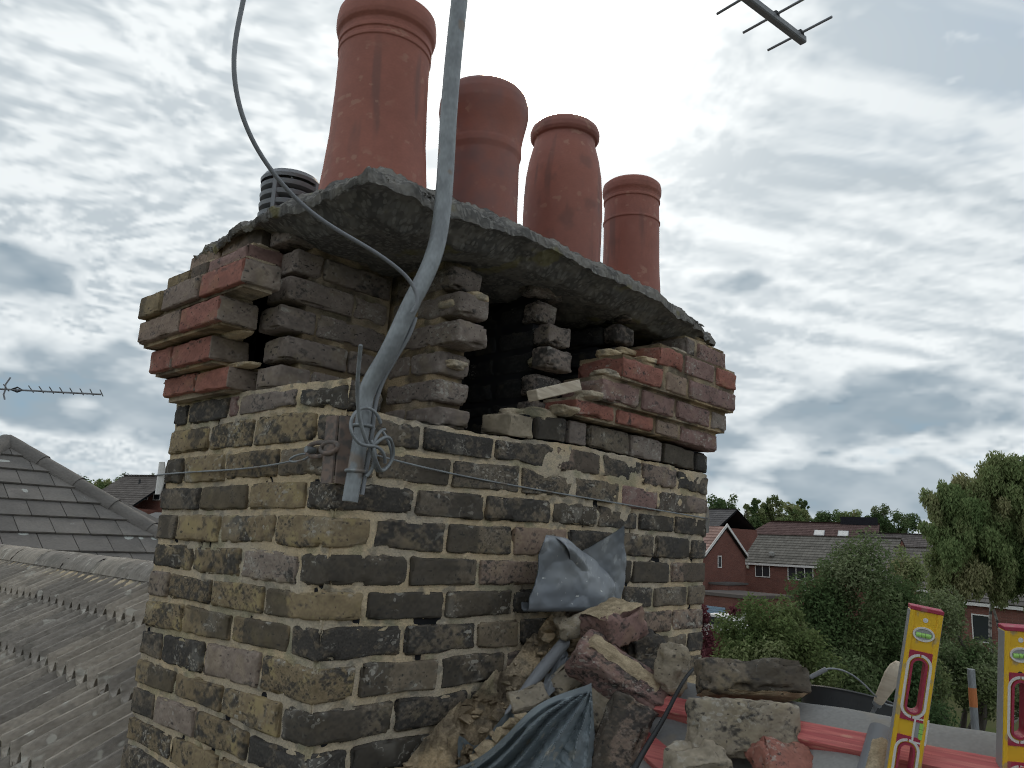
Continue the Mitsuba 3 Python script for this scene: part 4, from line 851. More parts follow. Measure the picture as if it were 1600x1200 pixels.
tag(obj('underlay_scrap', (v.reshape(-1, 3), grid_faces(40, 40)), 'mat_lead', smooth=True), 'torn scrap of pale grey sheet beneath the tapering tube', 'sheet scrap')
# dark pointing bar
rod = spline([(0.790, -0.421, 0.147), (0.737, -0.424, 0.149), (0.689, -0.428, 0.134), (0.579, -0.439, 0.066), (0.472, -0.461, 0.023), (0.388, -0.480, -0.014)], 80)
v, f = tube(rod, np.linspace(.0032, .0062, 80), 12); tag(obj('pointing_bar', (v, f), 'mat_black', smooth=50), 'thin dark steel bar lying across the heap of bricks', 'bar')
# grey pipe end with mortar on it
p0, p1 = V((0.684, -0.845, 0.095)), V((0.604, -0.836, -0.002)); X_, Y_, Z_ = frame_for(p1 - p0); L = np.linalg.norm(p1 - p0)
v, f = lathe([(.019, .004), (.0235, 0), (.0240, .006), (.0240, L), (.019, L), (.019, .004)], 40); pp = thing('grey_pipe', 'short grey pipe smeared with pale mortar, between the long batten and the first level', 'pipe'); obj('shaft', (v @ np.stack([X_, Y_, Z_]) + p0, f), 'mat_cable', pp, smooth=40)
a, b = np.meshgrid(np.linspace(-1, 1, 30), np.linspace(0, 1, 40), indexing='ij'); vv = -Y_ if False else None
w = unit(V((-0.736, -0.677, -0.100)) - Z_ * (V((-0.736, -0.677, -0.100)) @ Z_)); s_ = np.cross(Z_, w); th = a * 1.1; rg = .0242 + .0035 * np.clip(1.0 - np.abs(a) ** 3 - np.clip(.18 - b, 0, 1) * 8 + 1.1 * (meshkit.fbm(np.stack([a * 3, b * 5, 0 * a], -1), 3, 6) - .5), -1, 1)
v = p0 + Z_ * (.02 + b * (L - .03))[..., None] + (w * np.cos(th)[..., None] + s_ * np.sin(th)[..., None]) * rg[..., None]; obj('mortar_smear', (v.reshape(-1, 3), grid_faces(30, 40)), 'mat_sand', pp, smooth=True)
# bucket beyond the ridge with wire handle; trowel standing in it
bk = thing('rubber_bucket', 'black rubber bucket with wire handle standing beyond the ridge', 'bucket')
bc = V((1.330, -0.549, 0.036)); Rm = trimesh.transformations.rotation_matrix(.30, (0, 1, 0))[:3, :3]
v, f = lathe([(.090, -.24), (.120, -.006), (.126, 0), (.121, .004), (.114, -.004), (.085, -.23), (.001, -.23)], 56); obj('shell', (v @ Rm.T + bc, f), 'mat_black', bk, smooth=40)
v, f = lathe([(.1125, -.012), (.104, -.07)], 56); v = v[:]; obj('slurry_coat', (v @ Rm.T + bc + [0, 0, -.001], f[: len(f)]), 'mat_zinc', bk, smooth=40)
v, f = tube(spline([(1.033, -0.501, 0.092), (1.045, -0.566, 0.119), (1.055, -0.599, 0.140), (1.073, -0.619, 0.141), (1.135, -0.660, 0.105), (1.255, -0.697, 0.050)], 60), .0022, 8); obj('wire_handle', (v, f), 'mat_zinc', bk, smooth=50)
v, f = tube([(1.038, -0.566, 0.118), (1.050, -0.601, 0.141)], .0055, 12); obj('grip', (v, f), 'mat_cable', bk, smooth=50)
tr = thing('trowel', 'wooden trowel handle sticking up beside the first level', 'trowel')
p0, p1 = V((1.163, -0.737, 0.164)), V((1.188, -0.673, 0.060)); X_, Y_, Z_ = frame_for(p1 - p0); L = np.linalg.norm(p1 - p0)
v, f = lathe(dense([(.001, 0), (.011, .003), (.0175, .018), (.0195, .04), (.0175, .065), (.012, L - .004), (.0105, L)], 3), 30); obj('handle', (v @ np.stack([X_, Y_, Z_]) + p0, f), 'mat_wood', tr, smooth=50)
v, f = lathe([(.0112, L - .012), (.0112, L + .008), (.005, L + .010), (.0045, L + .09)], 20); obj('ferrule', (v @ np.stack([X_, Y_, Z_]) + p0, f), 'mat_zinc', tr, smooth=40)
# scaffold upright with an orange band
up_ = thing('scaffold_upright', 'thin grey upright with an orange band beyond the ridge, between the two levels', 'pole')
for nm, z0, z1, mt in (('tube', -1.0, 0, 'mat_zinc'),):
    p0 = V((1.753, -0.754, 0.102)); m = trimesh.creation.cylinder(radius=.0105, segment=[p0 - [0, 0, 1.6], p0], sections=24); obj('tube', vf(m), 'mat_zinc', up_, smooth=40)
    m = trimesh.creation.cylinder(radius=.0110, segment=[p0 - [0, 0, .105], p0 - [0, 0, .052]], sections=24); v, f = vf(m); obj('orange_band', (v, f), 'mat_orange', up_, smooth=40)
scene['mat_orange'] = two({'type': 'principled', 'base_color': {'type': 'rgb', 'value': [.45, .15, .05]}, 'roughness': .7})

# ---------------------------------------------------------------- the two spirit levels
def level(top, bottom, face, label, vial_side=True):
    """box-section level: local x = width (60 mm), y = depth (25 mm, front at -y), z along its length, origin at the top"""
    top, bottom = V(top), V(bottom); z = unit(top - bottom); y = unit(V(face) - z * (V(face) @ z)) * -1; x = np.cross(y, z); L = np.linalg.norm(top - bottom)
    M = np.stack([x, y, z], 1); W = lambda v: np.asarray(v) @ M.T + top
    k = thing('spirit_level', label, 'spirit level', None)
    w, dp = .0525, .024
    def slot(zc, h, wd, gx=0): return affinity.translate(sbox(-wd / 2, -h / 2 + wd / 2, wd / 2, h / 2 - wd / 2).union(Point(0, h / 2 - wd / 2).buffer(wd / 2)).union(Point(0, -h / 2 + wd / 2).buffer(wd / 2)), gx, zc)
    holes = [slot(-.137, .098, .027), slot(-.285, .098, .027)] + [slot(-.137 - .148 * i, .098, .027) for i in (2, 3) if .148 * i + .2 < L]
    web = sbox(-w / 2 + .003, -L, w / 2 - .003, -.0065)
    for h in holes: web = web.difference(h)
    def ext(poly, y0, y1):
        m = trimesh.creation.extrude_polygon(poly, y1 - y0, engine='earcut'); v = np.asarray(m.vertices); v = np.stack([v[:, 0], -v[:, 2] - y0, v[:, 1]], 1) * [1, 1, 1]; return v, np.asarray(m.faces)
    v, f = ext(web, -dp / 2 + .003, dp / 2 - .003); obj('web', (W(v), f), 'mat_yellow', k)
    for sx in (-1, 1):
        v, f = bevel_box(.0085, dp, L - .0065, .0015); v = v + [sx * (w / 2 - .00425), 0, -L / 2 - .00325]; e = obj('flange', (W(v), f), 'mat_yellow', k)
        v, f = bevel_box(.0006, dp - .003, L - .008, .0002); obj('edge_face', (W(v + [sx * (w / 2 + .0003), 0, -L / 2 - .004]), f), 'mat_aluminium', k)
        v, f = bevel_box(.0012, .0012, L - .008, .0003); obj('groove_rib', (W(v + [sx * .0065, -dp / 2 + .0030, -L / 2 - .004]), f), 'mat_yellow', k) if False else None
    v, f = bevel_box(w + .001, dp + .001, .0068, .001); obj('end_cap', (W(v + [0, 0, -.0033]), f), 'mat_crimson', k)
    for h in holes:
        fr = affinity.scale(h, 1.0, 1.0).buffer(.0050); gr = h.buffer(.0003).difference(h.buffer(-.0035))
        sq = sbox(*(lambda b: (b[0] - .0085, b[1] - .0085, b[2] + .0085, b[3] + .0085))(h.bounds)).buffer(.003).difference(h.buffer(.0045))
        v, f = ext(sq.intersection(sbox(-w / 2 + .0045, -9, w / 2 - .0045, 9)), dp / 2 - .0035, dp / 2 - .0005); obj('grip_plate', (W(v), f), 'mat_crimson', k)
        q = h.buffer(.0070).difference(h.buffer(.0025)); cx, cz = h.centroid.x, h.centroid.y
        q = q.difference(sbox(cx - .0012, cz - 1, cx + .0012, cz + 1))
        for g in getattr(q, 'geoms', [q]):
            v, f = ext(g, dp / 2 - .0028, dp / 2 + .0002); obj('grip_trim', (W(v), f), 'mat_white_plastic', k)
        v, f = ext(gr, -dp / 2 - .0005, dp / 2 + .0008); obj('grip', (W(v), f), 'mat_crimson', k)
    def vial(zc, vertical, gx=0):
        el = affinity.translate(affinity.scale(Point(0, 0).buffer(1, 32), .0175, .0125), gx, zc) if not vertical else affinity.translate(sbox(-.010, -.018, .010, .018).buffer(.004), gx, zc)
        el = el.intersection(sbox(-w / 2, -9, w / 2 + .002, 9)); inn = el.buffer(-.0030)
        v, f = ext(el.difference(inn), dp / 2 - .0035, dp / 2 - .0003); e = obj('vial_bezel', (W(v), f), 'mat_white_plastic', k)
        v, f = ext(inn, dp / 2 - .0040, dp / 2 - .0024); obj('vial_well', (W(v), f), 'mat_aluminium', k)
        r_ = .0042; a0 = V([gx - .012, 0, zc - .002]) if not vertical else V([gx, 0, zc - .014]); a1 = V([gx + .012, 0, zc - .002]) if not vertical else V([gx, 0, zc + .014])
        m = trimesh.creation.cylinder(radius=r_, segment=[a0, a1], sections=20); v, f = vf(m); v = v * [1, .8, 1] + [0, -dp / 2 + .0030, 0]; obj('vial', (W(v), f), 'mat_vial', k, smooth=40)
        for s in (-1, 1):
            c = (a0 + a1) / 2 + (a1 - a0) * .13 * s; u_ = unit(a1 - a0); m = trimesh.creation.cylinder(radius=r_ * 1.04, segment=[c - u_ * .0003, c + u_ * .0003], sections=20); v, f = vf(m); obj('vial_ring', (W(v * [1, .8, 1] + [0, -dp / 2 + .0030, 0]), f), 'mat_black', k)
    vial(-.046, False)
    if vial_side: vial(-.212, True, .0185)
    m = trimesh.creation.cylinder(radius=.0042, segment=[[0, -dp / 2 + .004, -.0215], [0, -dp / 2 + .0022, -.0215]], sections=24); obj('plug', (W(vf(m)[0]), vf(m)[1]), 'mat_white_plastic', k, smooth=40)
    if not vial_side:
        m = trimesh.creation.cylinder(radius=.0040, segment=[[.0, -dp / 2 + .004, -.078], [.0, -dp / 2 + .0022, -.078]], sections=24); obj('plug', (W(vf(m)[0]), vf(m)[1]), 'mat_black', k, smooth=40)
    return k
level((0.603, -0.955, 0.330), (0.616, -0.890, 0.014), (-0.929, -0.451, -0.161), 'yellow spirit level with red grips leaning in front of the bare ridge, nearer the stack')
level((0.652, -1.084, 0.309), (0.689, -1.051, 0.011), (-0.808, -0.584, -0.154), 'yellow spirit level cut by the frame edge, farther from the stack', vial_side=False)
# ---------------------------------------------------------------- the neighbouring slate-grey hipped roof
nb = thing('hipped_roof', 'dark grey flat-tiled hip roof with a rounded hip ridge, beyond the ribbed roof', 'roof')
AP = V((1.701, 8.991, 1.299)); NS = .66; nl = math.hypot(1, NS)
def on_hip(u, s): return np.array([AP[0] + u, AP[1] - s / nl, AP[2] - s * NS / nl])
HW = .68                                                                     # half width gained per metre down the slope
g, tw = .300, .33
for r in range(14):
    s0, s1 = r * g, (r + 1) * g + .05; half = (r + 1) * g * HW / nl * 1.22
    n0 = int(math.ceil(half / tw)) + 1
    for i in range(-min(n0, 7), n0):
        u0 = i * tw + (tw / 2 if r % 2 else 0); u1 = min(u0 + tw - .008, half + .02); u0 = max(u0, -half)
        if u1 - u0 < .03: continue
        t0 = min(u1, (s0 + .02) * HW / nl * 1.22 + .03)
        lift = .012 + rng.uniform(-.002, .004)
        pts = [(u0, s0, .006), (max(t0, u0 + .01), s0, .006), (u1, s1, lift + .020), (u0, s1, lift + .020 + rng.uniform(-.003, .003))]
        nrm = np.array([0, -NS, 1]) / nl; top = [on_hip(a, b) + nrm * c for a, b, c in pts]; bot = [p - nrm * .018 for p in top]
        v = np.array(top + bot); f = np.array([[0, 2, 1], [0, 3, 2], [3, 6, 2], [3, 7, 6], [2, 6, 5], [2, 5, 1], [0, 4, 7], [0, 7, 3]])
        obj('tile', (v, f), 'mat_slate', nb, uv=np.tile([[0., float(r * 17 + i + 40)]], (8, 1)))
for sgn, cnt in ((1, 11), (-1, 3)):
    for i in range(cnt):
        a, b = i * .42, (i + 1) * .42 + .02; P0, P1 = on_hip(sgn * a * HW / nl * 1.22, a), on_hip(sgn * b * HW / nl * 1.22, b); d = unit(P1 - P0); x = unit(np.cross(d, [0, 0, 1.])); z = np.cross(x, d)
        th = np.linspace(-1.5, 1.5, 16); q = np.linspace(0, 1, 5); A, B_ = np.meshgrid(th, q, indexing='ij'); R = .105 + .012 * B_
        v = P0 + (P1 - P0) * B_[..., None] + x * (R * np.sin(A))[..., None] + z * (R * np.cos(A) - .02)[..., None]
        v = v + .008 * (meshkit.fbm(v * 6, 2, i)[..., None] - .5); v = v.reshape(-1, 3); obj('hip_tile', (np.vstack([v, v - z * .012]), np.vstack([grid_faces(16, 5), grid_faces(16, 5)[:, ::-1] + len(v)])), 'mat_slate', nb, smooth=40, uv=np.tile([[0., 300. + i]], (len(v) * 2, 1)))
b0 = on_hip(-4.2, 4.2); e = on_hip(3.9, 4.2); ap2 = AP + V([0, 9, 0])
obj('far_slopes', (V([AP, on_hip(4.2, 4.4), on_hip(4.2, 4.4) + [0, 14, 0], ap2, on_hip(-4.2, 4.4), on_hip(-4.2, 4.4) + [0, 14, 0]]) - [0, 0, .03], np.array([[0, 1, 2], [0, 2, 3], [0, 5, 4], [0, 3, 5], [0, 4, 1]])), 'mat_slate', nb, uv=np.tile([[0., 12.]], (6, 1)))
m = trimesh.creation.box(bounds=[[AP[0] - 3.6, AP[1] - 2.9, -6.4], [AP[0] + 3.6, AP[1] + 11, -1.3]]); obj('wall', vf(m), 'mat_far_brick', nb)

# ---------------------------------------------------------------- ground
xs = np.concatenate([-np.geomspace(1600, 20, 40), np.linspace(-18, 18, 10), np.geomspace(20, 1600, 40)]); X, Y = np.meshgrid(xs, xs, indexing='ij'); Rg = np.hypot(X, Y)
Zg = -6.4 + 5.5 * smooth01((Rg - 90) / 160) + 10 * smooth01((Rg - 240) / 300) + .5 * (meshkit.fbm(np.stack([X / 30, Y / 30, 0 * X], -1), 3, 3) - .5)
tag(obj('ground', (np.stack([X, Y, Zg], -1).reshape(-1, 3), grid_faces(*X.shape)), 'mat_ground', smooth=True), 'gardens and rough ground between the houses, rising to low wooded hills', kind='structure')
def gz(p): r = math.hypot(p[0], p[1]); return -6.4 + 5.5 * float(smooth01((r - 90) / 160)) + 10 * float(smooth01((r - 240) / 300))

# ---------------------------------------------------------------- houses
def paint(k, v, f, col, parent, smooth=False, jitter=0.0, seed=1):
    v = np.asarray(v); c = np.tile(np.array([col], float), (len(v), 1)) * (1 + jitter * (np.random.default_rng(seed).random((len(v), 1)) - .5))
    return obj(k, (v, f), 'mat_vertex', parent, color=c)
def quad_box(o, a, b, c):
    """box from corner o with edge vectors a, b, c"""
    o, a, b, c = map(V, (o, a, b, c)); p = [o + i * a + j * b + k_ * c for k_ in (0, 1) for j in (0, 1) for i in (0, 1)]
    f = np.array([[0, 2, 1], [1, 2, 3], [4, 5, 6], [5, 7, 6], [0, 1, 4], [1, 5, 4], [2, 6, 3], [3, 6, 7], [0, 4, 2], [2, 4, 6], [1, 3, 5], [3, 7, 5]])
    if np.dot(np.cross(a, b), c) < 0: f = f[:, ::-1]
    return np.array(p), f
def far_window(house_, o, a, up, nrm, w, h, bars=1, glass=None):
    o = V(o); t_ = .07
    k = obj('window', cat_meshes([quad_box(o, a * w, up * t_, nrm * .06), quad_box(o + up * (h - t_), a * w, up * t_, nrm * .06), quad_box(o + up * t_, a * t_, up * (h - 2 * t_), nrm * .06), quad_box(o + a * (w - t_) + up * t_, a * t_, up * (h - 2 * t_), nrm * .06)]
            + [quad_box(o + a * (w * (i + 1) / (bars + 1) - t_ / 2) + up * t_, a * t_, up * (h - 2 * t_), nrm * .055) for i in range(bars)]), 'mat_white_plastic', house_)
    obj('pane', quad_box(o + a * t_ + up * t_, a * (w - 2 * t_), up * (h - 2 * t_), nrm * .02), 'mat_window', k)
def tiled_plane(house_, e0, e1, r0, r1, rows, col, seed=1, thick=.06, lap=.05):
    """roof slope from the eave e0-e1 to the ridge r0-r1, each course of tiles a lapped strip of its own"""
    e0, e1, r0, r1 = map(V, (e0, e1, r0, r1)); n = unit(np.cross(e1 - e0, r0 - e0)); n = n if n[2] > 0 else -n
    rg = np.random.default_rng(seed); vs, fs, cs, nn = [], [], [], 0
    for i in range(rows):
        t0, t1 = i / rows, (i + 1) / rows + .15 / rows
        A, B_, C_, D_ = e0 + (r0 - e0) * t0, e1 + (r1 - e1) * t0, e1 + (r1 - e1) * t1, e0 + (r0 - e0) * t1
        m_ = max(4, int(np.linalg.norm(e1 - e0) / .33)); cc = V(col) * (.92 + .16 * rg.random())
        for j in range(m_):
            q = [A + (B_ - A) * j / m_ + n * lap, A + (B_ - A) * (j + .97) / m_ + n * lap, D_ + (C_ - D_) * (j + .97) / m_ + n * .0, D_ + (C_ - D_) * j / m_ + n * .0, A + (B_ - A) * j / m_ - n * .01, A + (B_ - A) * (j + .97) / m_ - n * .01]
            vs.append(np.array(q)); fs.append(np.array([[0, 1, 2], [0, 2, 3], [4, 5, 1], [4, 1, 0]]) + nn); nn += 6; cs.append(np.tile(cc * (.85 + .3 * rg.random()), (6, 1)))
    k = fastkey('roof_tiles', house_); scene[k] = mikit.ply((np.vstack(vs), np.vstack(fs)), 'mat_vertex', color=np.vstack(cs)); tag(k, kind='stuff')
    bk_ = np.array([e0, e1, r1, r0]) - n * .05; obj('roof_deck', (np.vstack([bk_, bk_ - n * .1]), np.array([[0, 1, 2], [0, 2, 3], [4, 6, 5], [4, 7, 6]])), 'mat_black', house_)
Zu = V([0, 0, 1.])
def terrace(e0, e1, back, rise, wall_h, label, roofcol, rows, wins, cat='house', wallmat='mat_far_brick', seed=1, side_over=.15):
    """house from its two front eave ends; back = horizontal vector from eave to ridge"""
    e0, e1, back = V(e0), V(e1), V(back); a = unit((e1 - e0) * [1, 1, 0]); n = -unit(back); h = thing('house', label, cat)
    r0, r1 = e0 + back + Zu * rise, e1 + back + Zu * rise
    tiled_plane(h, e0 + n * .25 - Zu * .12, e1 + n * .25 - Zu * .12, r0, r1, rows, roofcol, seed)
    tiled_plane(h, e1 + 2 * back, e0 + 2 * back, r1, r0, 4, roofcol, seed + 1)
    L = np.linalg.norm((e1 - e0) * [1, 1, 0]); o = e0 - Zu * wall_h
    obj('wall', cat_meshes([quad_box(o, e1 - e0, 2 * back, Zu * (wall_h - .1)),
        (np.array([e0 - Zu * .1, e0 + 2 * back - Zu * .1, r0 - Zu * .12, e1 - Zu * .1, e1 + 2 * back - Zu * .1, r1 - Zu * .12]), np.array([[0, 1, 2], [3, 5, 4], [0, 2, 5], [0, 5, 3], [1, 4, 5], [1, 5, 2]]))]), wallmat, h)
    obj('fascia', quad_box(e0 + n * .22 - Zu * .34 - a * .1, a * (L + .2), n * .05, Zu * .18), 'mat_white_plastic', h)
    for (u, dz, w, hh, bars) in wins: far_window(h, e0 + (e1 - e0) * u + Zu * dz, a, Zu, n, w, hh, bars)
    return h, a, n, r0, r1
E0, E1 = V((65.981, 31.721, -0.402)), V((66.402, 19.323, -0.564)); E1[2] = E0[2]; aa = unit((E1 - E0) * [1, 1, 0]); bb = V([-aa[1], aa[0], 0]); bb = bb if bb @ FWD > 0 else -bb
h2, _, n2, r0, r1 = terrace(E0, E1, bb * 3.6, 2.35, 5.4, 'brick terrace house with weathered brown-grey tiles and two white windows under the eave', (.185, .170, .150), 11, [(.095, -1.35, 1.35, 1.05, 1), (.33, -1.42, 2.2, 1.15, 2)], seed=4)
v, f = lump((.5, .5, .45), 61, .15, 2); paint('roof_vent', v + E0 + (E1 - E0) * .2 + bb * .55 + Zu * .65, f, (.30, .29, .27), h2)
v, f = lump((.35, .2, .35), 62, .1, 2); paint('alarm_box', v + E0 + aa * .55 + n2 * .1 - Zu * .55, f, (.6, .58, .5), h2)
dp_ = E0 + (E1 - E0) * .43 + n2 * .12
obj('downpipe', tube([dp_ - Zu * .2, dp_ - Zu * .45 + aa * .25, dp_ - Zu * .7 + aa * .25, dp_ - Zu * 5.2 + aa * .25], .045, 8), 'mat_white_plastic', h2, smooth=50)
F0, F1 = V((59.618, 17.893, -1.440)), V((57.406, 12.746, -1.325)); F1[2] = F0[2]
terrace(F0, F1, bb * 3.6, 2.6, 5.4, 'brick terrace house with brown-grey tiles stepping down beside the birch', (.180, .163, .148), 12, [(.55, -1.3, 1.9, 1.1, 1)], seed=9)
G0, G1 = V((52.049, 11.149, -1.766)), V((49.177, 5.204, -1.621)); G1[2] = G0[2]
terrace(G0, G1, bb * 3.6, 2.6, 5.6, 'red brick terrace end behind the birch stems with a tall white window', (.17, .155, .145), 12, [(.10, -2.35, 1.15, 1.55, 0), (.6, -1.5, 1.2, 1.2, 1)], seed=12)
# gabled house beside it
gA, gB, gT = V((55.301, 29.589, 0.070)), V((62.226, 29.625, 0.077)), V((58.376, 29.361, 2.318)); ga = unit((gB - gA) * [1, 1, 0]); gb = V([-ga[1], ga[0], 0]); gb = gb if gb @ FWD > 0 else -gb
gA[2] = gB[2] = (gA[2] + gB[2]) / 2; gT = (gA + gB) / 2 * [1, 1, 0] + Zu * gT[2]; gn = -gb
h1 = thing('house', 'tall dark red brick gable with white bargeboards and pinkish tiles', 'house')
Wd = np.linalg.norm(gB - gA); o = gA - Zu * 6
obj('wall', cat_meshes([quad_box(o, gB - gA, gb * 9, Zu * 6), (np.array([gA, gB, gT, gA + gb * 9, gB + gb * 9, gT + gb * 9]), np.array([[0, 1, 2], [3, 5, 4]]))]), 'mat_far_brick', h1)
tiled_plane(h1, gA - ga * .2 - Zu * .15 + gb * 9, gA - ga * .2 - Zu * .15 + gn * .15, gT + gb * 9, gT + gn * .15, 10, (.36, .235, .20), 3)
tiled_plane(h1, gB + ga * .2 - Zu * .15 + gn * .15, gB + ga * .2 - Zu * .15 + gb * 9, gT + gn * .15, gT + gb * 9, 10, (.25, .19, .17), 5)
for q, s in ((gA, -1), (gB, 1)):
    d = gT - q; obj('bargeboard', quad_box(q + gn * .14 + ga * s * .2 - Zu * .17, d - ga * s * .2 + Zu * .17, gn * .06, Zu * .26), 'mat_white_plastic', h1)
far_window(h1, gA + (gB - gA) * .30 - Zu * 1.05, ga, Zu, gn, .62, .95, 0); far_window(h1, gA + (gB - gA) * .22 - Zu * 3.1, ga, Zu, gn, .5, .8, 0)
ex = thing('shed', 'low flat-roofed brick lean-to at the foot of the red gable', 'lean-to'); p = V((55.972, 28.014, -2.114)); obj('wall', quad_box(p - Zu * 2.6, ga * 3.2, gb * 2, Zu * 2.5), 'mat_far_brick', ex); paint('roof', *quad_box(p - ga * .1 + gn * .1 - Zu * .1, ga * 3.4, gb * 2.2, Zu * .15), (.12, .11, .105), ex)
gr = thing('garage', 'flat-roofed brick garage with a pale blue shutter door', 'garage'); p0, p1 = V((52.357, 29.096, -2.747)), V((51.342, 24.145, -2.584)); p1[2] = p0[2]; ra = unit(p1 - p0); rb = V([-ra[1], ra[0], 0]); rb = rb if rb @ FWD > 0 else -rb; LL = np.linalg.norm(p1 - p0)
obj('wall', quad_box(p0 - Zu * 2.8, p1 - p0, rb * 5, Zu * 2.75), 'mat_far_brick', gr); paint('roof', *quad_box(p0 - ra * .1 - rb * .15 - Zu * .06, ra * (LL + .2), rb * 5.3, Zu * .22), (.145, .125, .115), gr)
for i in range(9): paint('door_slat', *quad_box(p0 + ra * .28 * LL - rb * .04 - Zu * (.80 + .17 * (i + 1)) , ra * 1.75, -rb * .03, Zu * .155), (.26, .36, .46), gr)
paint('side_door', *quad_box(p0 + ra * .84 * LL - rb * .05 - Zu * 2.7, ra * .75, -rb * .03, Zu * 1.95), (.55, .53, .50), gr)
# parked white car beyond the bush
car = thing('parked_car', 'white car parked in front of the blue garage door', 'car'); cp = V((40.456, 21.167, -3.566)); ca_, cb_ = ra, rb
prof = Polygon([(-2.1, .25), (-2.1, .75), (-1.75, .92), (-1.1, .98), (-.55, 1.45), (.75, 1.47), (1.45, .98), (2.05, .85), (2.1, .3)]).buffer(.06)
def car_ext(pl, w0, w1): m = trimesh.creation.extrude_polygon(pl, w1 - w0, engine='earcut'); v = np.asarray(m.vertices); return cp + v[:, :1] * ca_ + (v[:, 2:] + w0) * cb_ + (v[:, 1:2] - 1.1) * Zu, np.asarray(m.faces)
obj('body', car_ext(prof, 0, 1.7), 'mat_white_plastic', car)
obj('side_window', car_ext(Polygon([(-.85, 1.0), (-.48, 1.38), (.68, 1.40), (1.15, 1.0)]), -.012, 0), 'mat_window', car); obj('side_window', car_ext(Polygon([(-.85, 1.0), (-.48, 1.38), (.68, 1.40), (1.15, 1.0)]), 1.7, 1.712), 'mat_window', car)
for cx in (-1.3, 1.3):
    for w_ in (-.02, 1.52): obj('wheel', car_ext(Point(cx, .30).buffer(.31), w_, w_ + .2), 'mat_black', car)
# long roofs behind
def back_roof(p0, p1, back, rise, label, col, rows, lights=(), seed=1, hip=True):
    e0, e1 = V(p0), V(p1); e1[2] = e0[2]; a = unit(e1 - e0); b = V([-a[1], a[0], 0]); b = b if b @ FWD > 0 else -b; h = thing('house', label, 'house'); rise_ = Zu * rise; hp = a * back * .8 if hip else 0 * a
    r0, r1 = e0 + b * back + rise_ + hp, e1 + b * back + rise_; tiled_plane(h, e0, e1, r0, r1, rows, col, seed); obj('wall', quad_box(e0 - Zu * 5.5 - b * -.3, e1 - e0, b * back * 2, Zu * 5.4), 'mat_far_brick', h)
    tiled_plane(h, e1 + 2 * b * back, e0 + 2 * b * back, r1, r0, 3, col, seed + 3)
    obj('gutter', quad_box(e0 - b * .05 - Zu * .2, e1 - e0, -b * .1, Zu * .2), 'mat_white_plastic', h)
    if hip: tiled_plane(h, e0 + 2 * b * back, e0, r0, r0 + .01 * a, 5, col, seed + 5)
    sl = unit(r1 - e1)
    for (u, t_) in lights:
        q = e0 + (e1 - e0) * u + (r1 - e1) * t_; nn_ = unit(np.cross(a, sl)); nn_ = nn_ if nn_[2] > 0 else -nn_
        k = obj('roof_window', quad_box(q + nn_ * .04, a * 1.2, sl * 1.3, nn_ * .12), 'mat_aluminium', h); obj('pane', quad_box(q + nn_ * .161 + a * .08 + sl * .08, a * 1.04, sl * 1.14, nn_ * .02), 'mat_white_plastic', k)
    return h, a, b, r0, r1
h3, a3, b3, q0, q1 = back_roof((91.217, 46.057, 1.164), (95.457, 29.540, 1.027), 5.2, 3.1, 'long dark reddish hipped roof with two small roof windows, behind the terrace', (.150, .100, .092), 14, [(.575, .45), (.735, .45)], 2)
paint('solar_panel', *quad_box(q0 + (q1 - q0) * .66 - b3 * .3 - Zu * .1, a3 * 4.2, b3 * .4, Zu * .95), (.03, .03, .035), h3)
back_roof((91.349, 31.131, 0.463), (92.796, 20.517, 0.672), 4.6, 2.6, 'lower plain grey-brown roof behind the terrace and the birch', (.155, .135, .128), 12, (), 6, hip=False)
back_roof((74.087, 43.034, 2.788), (73.385, 37.852, 2.592), 3.2, 1.9, 'small grey roof peeping above the pinkish gable roof', (.15, .14, .138), 8, (), 8, hip=False)
# far houses on the left
lh, la, lb, lr0, lr1 = back_roof((26.425, 79.588, 2.032), (29.054, 73.763, 2.021), 5.2, 3.2, 'plain weathered grey-brown roof far beyond the hip roof', (.170, .150, .138), 14, (), 14, hip=False)
h5 = thing('house', 'distant red brick terrace with pale windows and roof windows, beside the stack', 'house')
p0, p1 = V((30.933, 80.237, 3.698)), V((33.211, 71.891, 3.351)); p1[2] = p0[2]; ta = unit(p1 - p0); tb = V([-ta[1], ta[0], 0]); tb = tb if tb @ FWD > 0 else -tb
tiled_plane(h5, p0 - tb * .2, p1 - tb * .2, p0 + tb * 4 + Zu * 1.95, p1 + tb * 4 + Zu * 1.95, 10, (.150, .140, .138), 31); obj('wall', quad_box(p0 - Zu * 6, p1 - p0, tb * 8, Zu * 5.9), 'mat_far_brick', h5)
tiled_plane(h5, p1 + tb * 8, p0 + tb * 8, p1 + tb * 4 + Zu * 1.95, p0 + tb * 4 + Zu * 1.95, 3, (.150, .140, .138), 33)
LW = np.linalg.norm(p1 - p0)
for (u, dz, w, hh) in ((1.05, -.85, 1.0, .65), (2.45, -.85, 1.0, .65), (1.1, -2.7, .62, .55), (2.5, -2.7, .8, .75), (4.2, -.85, 1.0, .65)): far_window(h5, p0 + ta * u + Zu * dz, ta, Zu, -tb, w, hh, 0)
for u in (1.05, 2.2): k = obj('roof_window', quad_box(p0 + ta * u + tb * 2.6 + Zu * 1.33, ta * .55, tb * .55 + Zu * .27, Zu * .1), 'mat_white_plastic', h5)
m = trimesh.creation.cylinder(radius=.10, segment=[p0 + ta * 2.15 - tb * .2 - Zu * .3, p0 + ta * 2.15 - tb * .2 + Zu * 1.15], sections=12); obj('vent_pipe', vf(m), 'mat_black', h5)
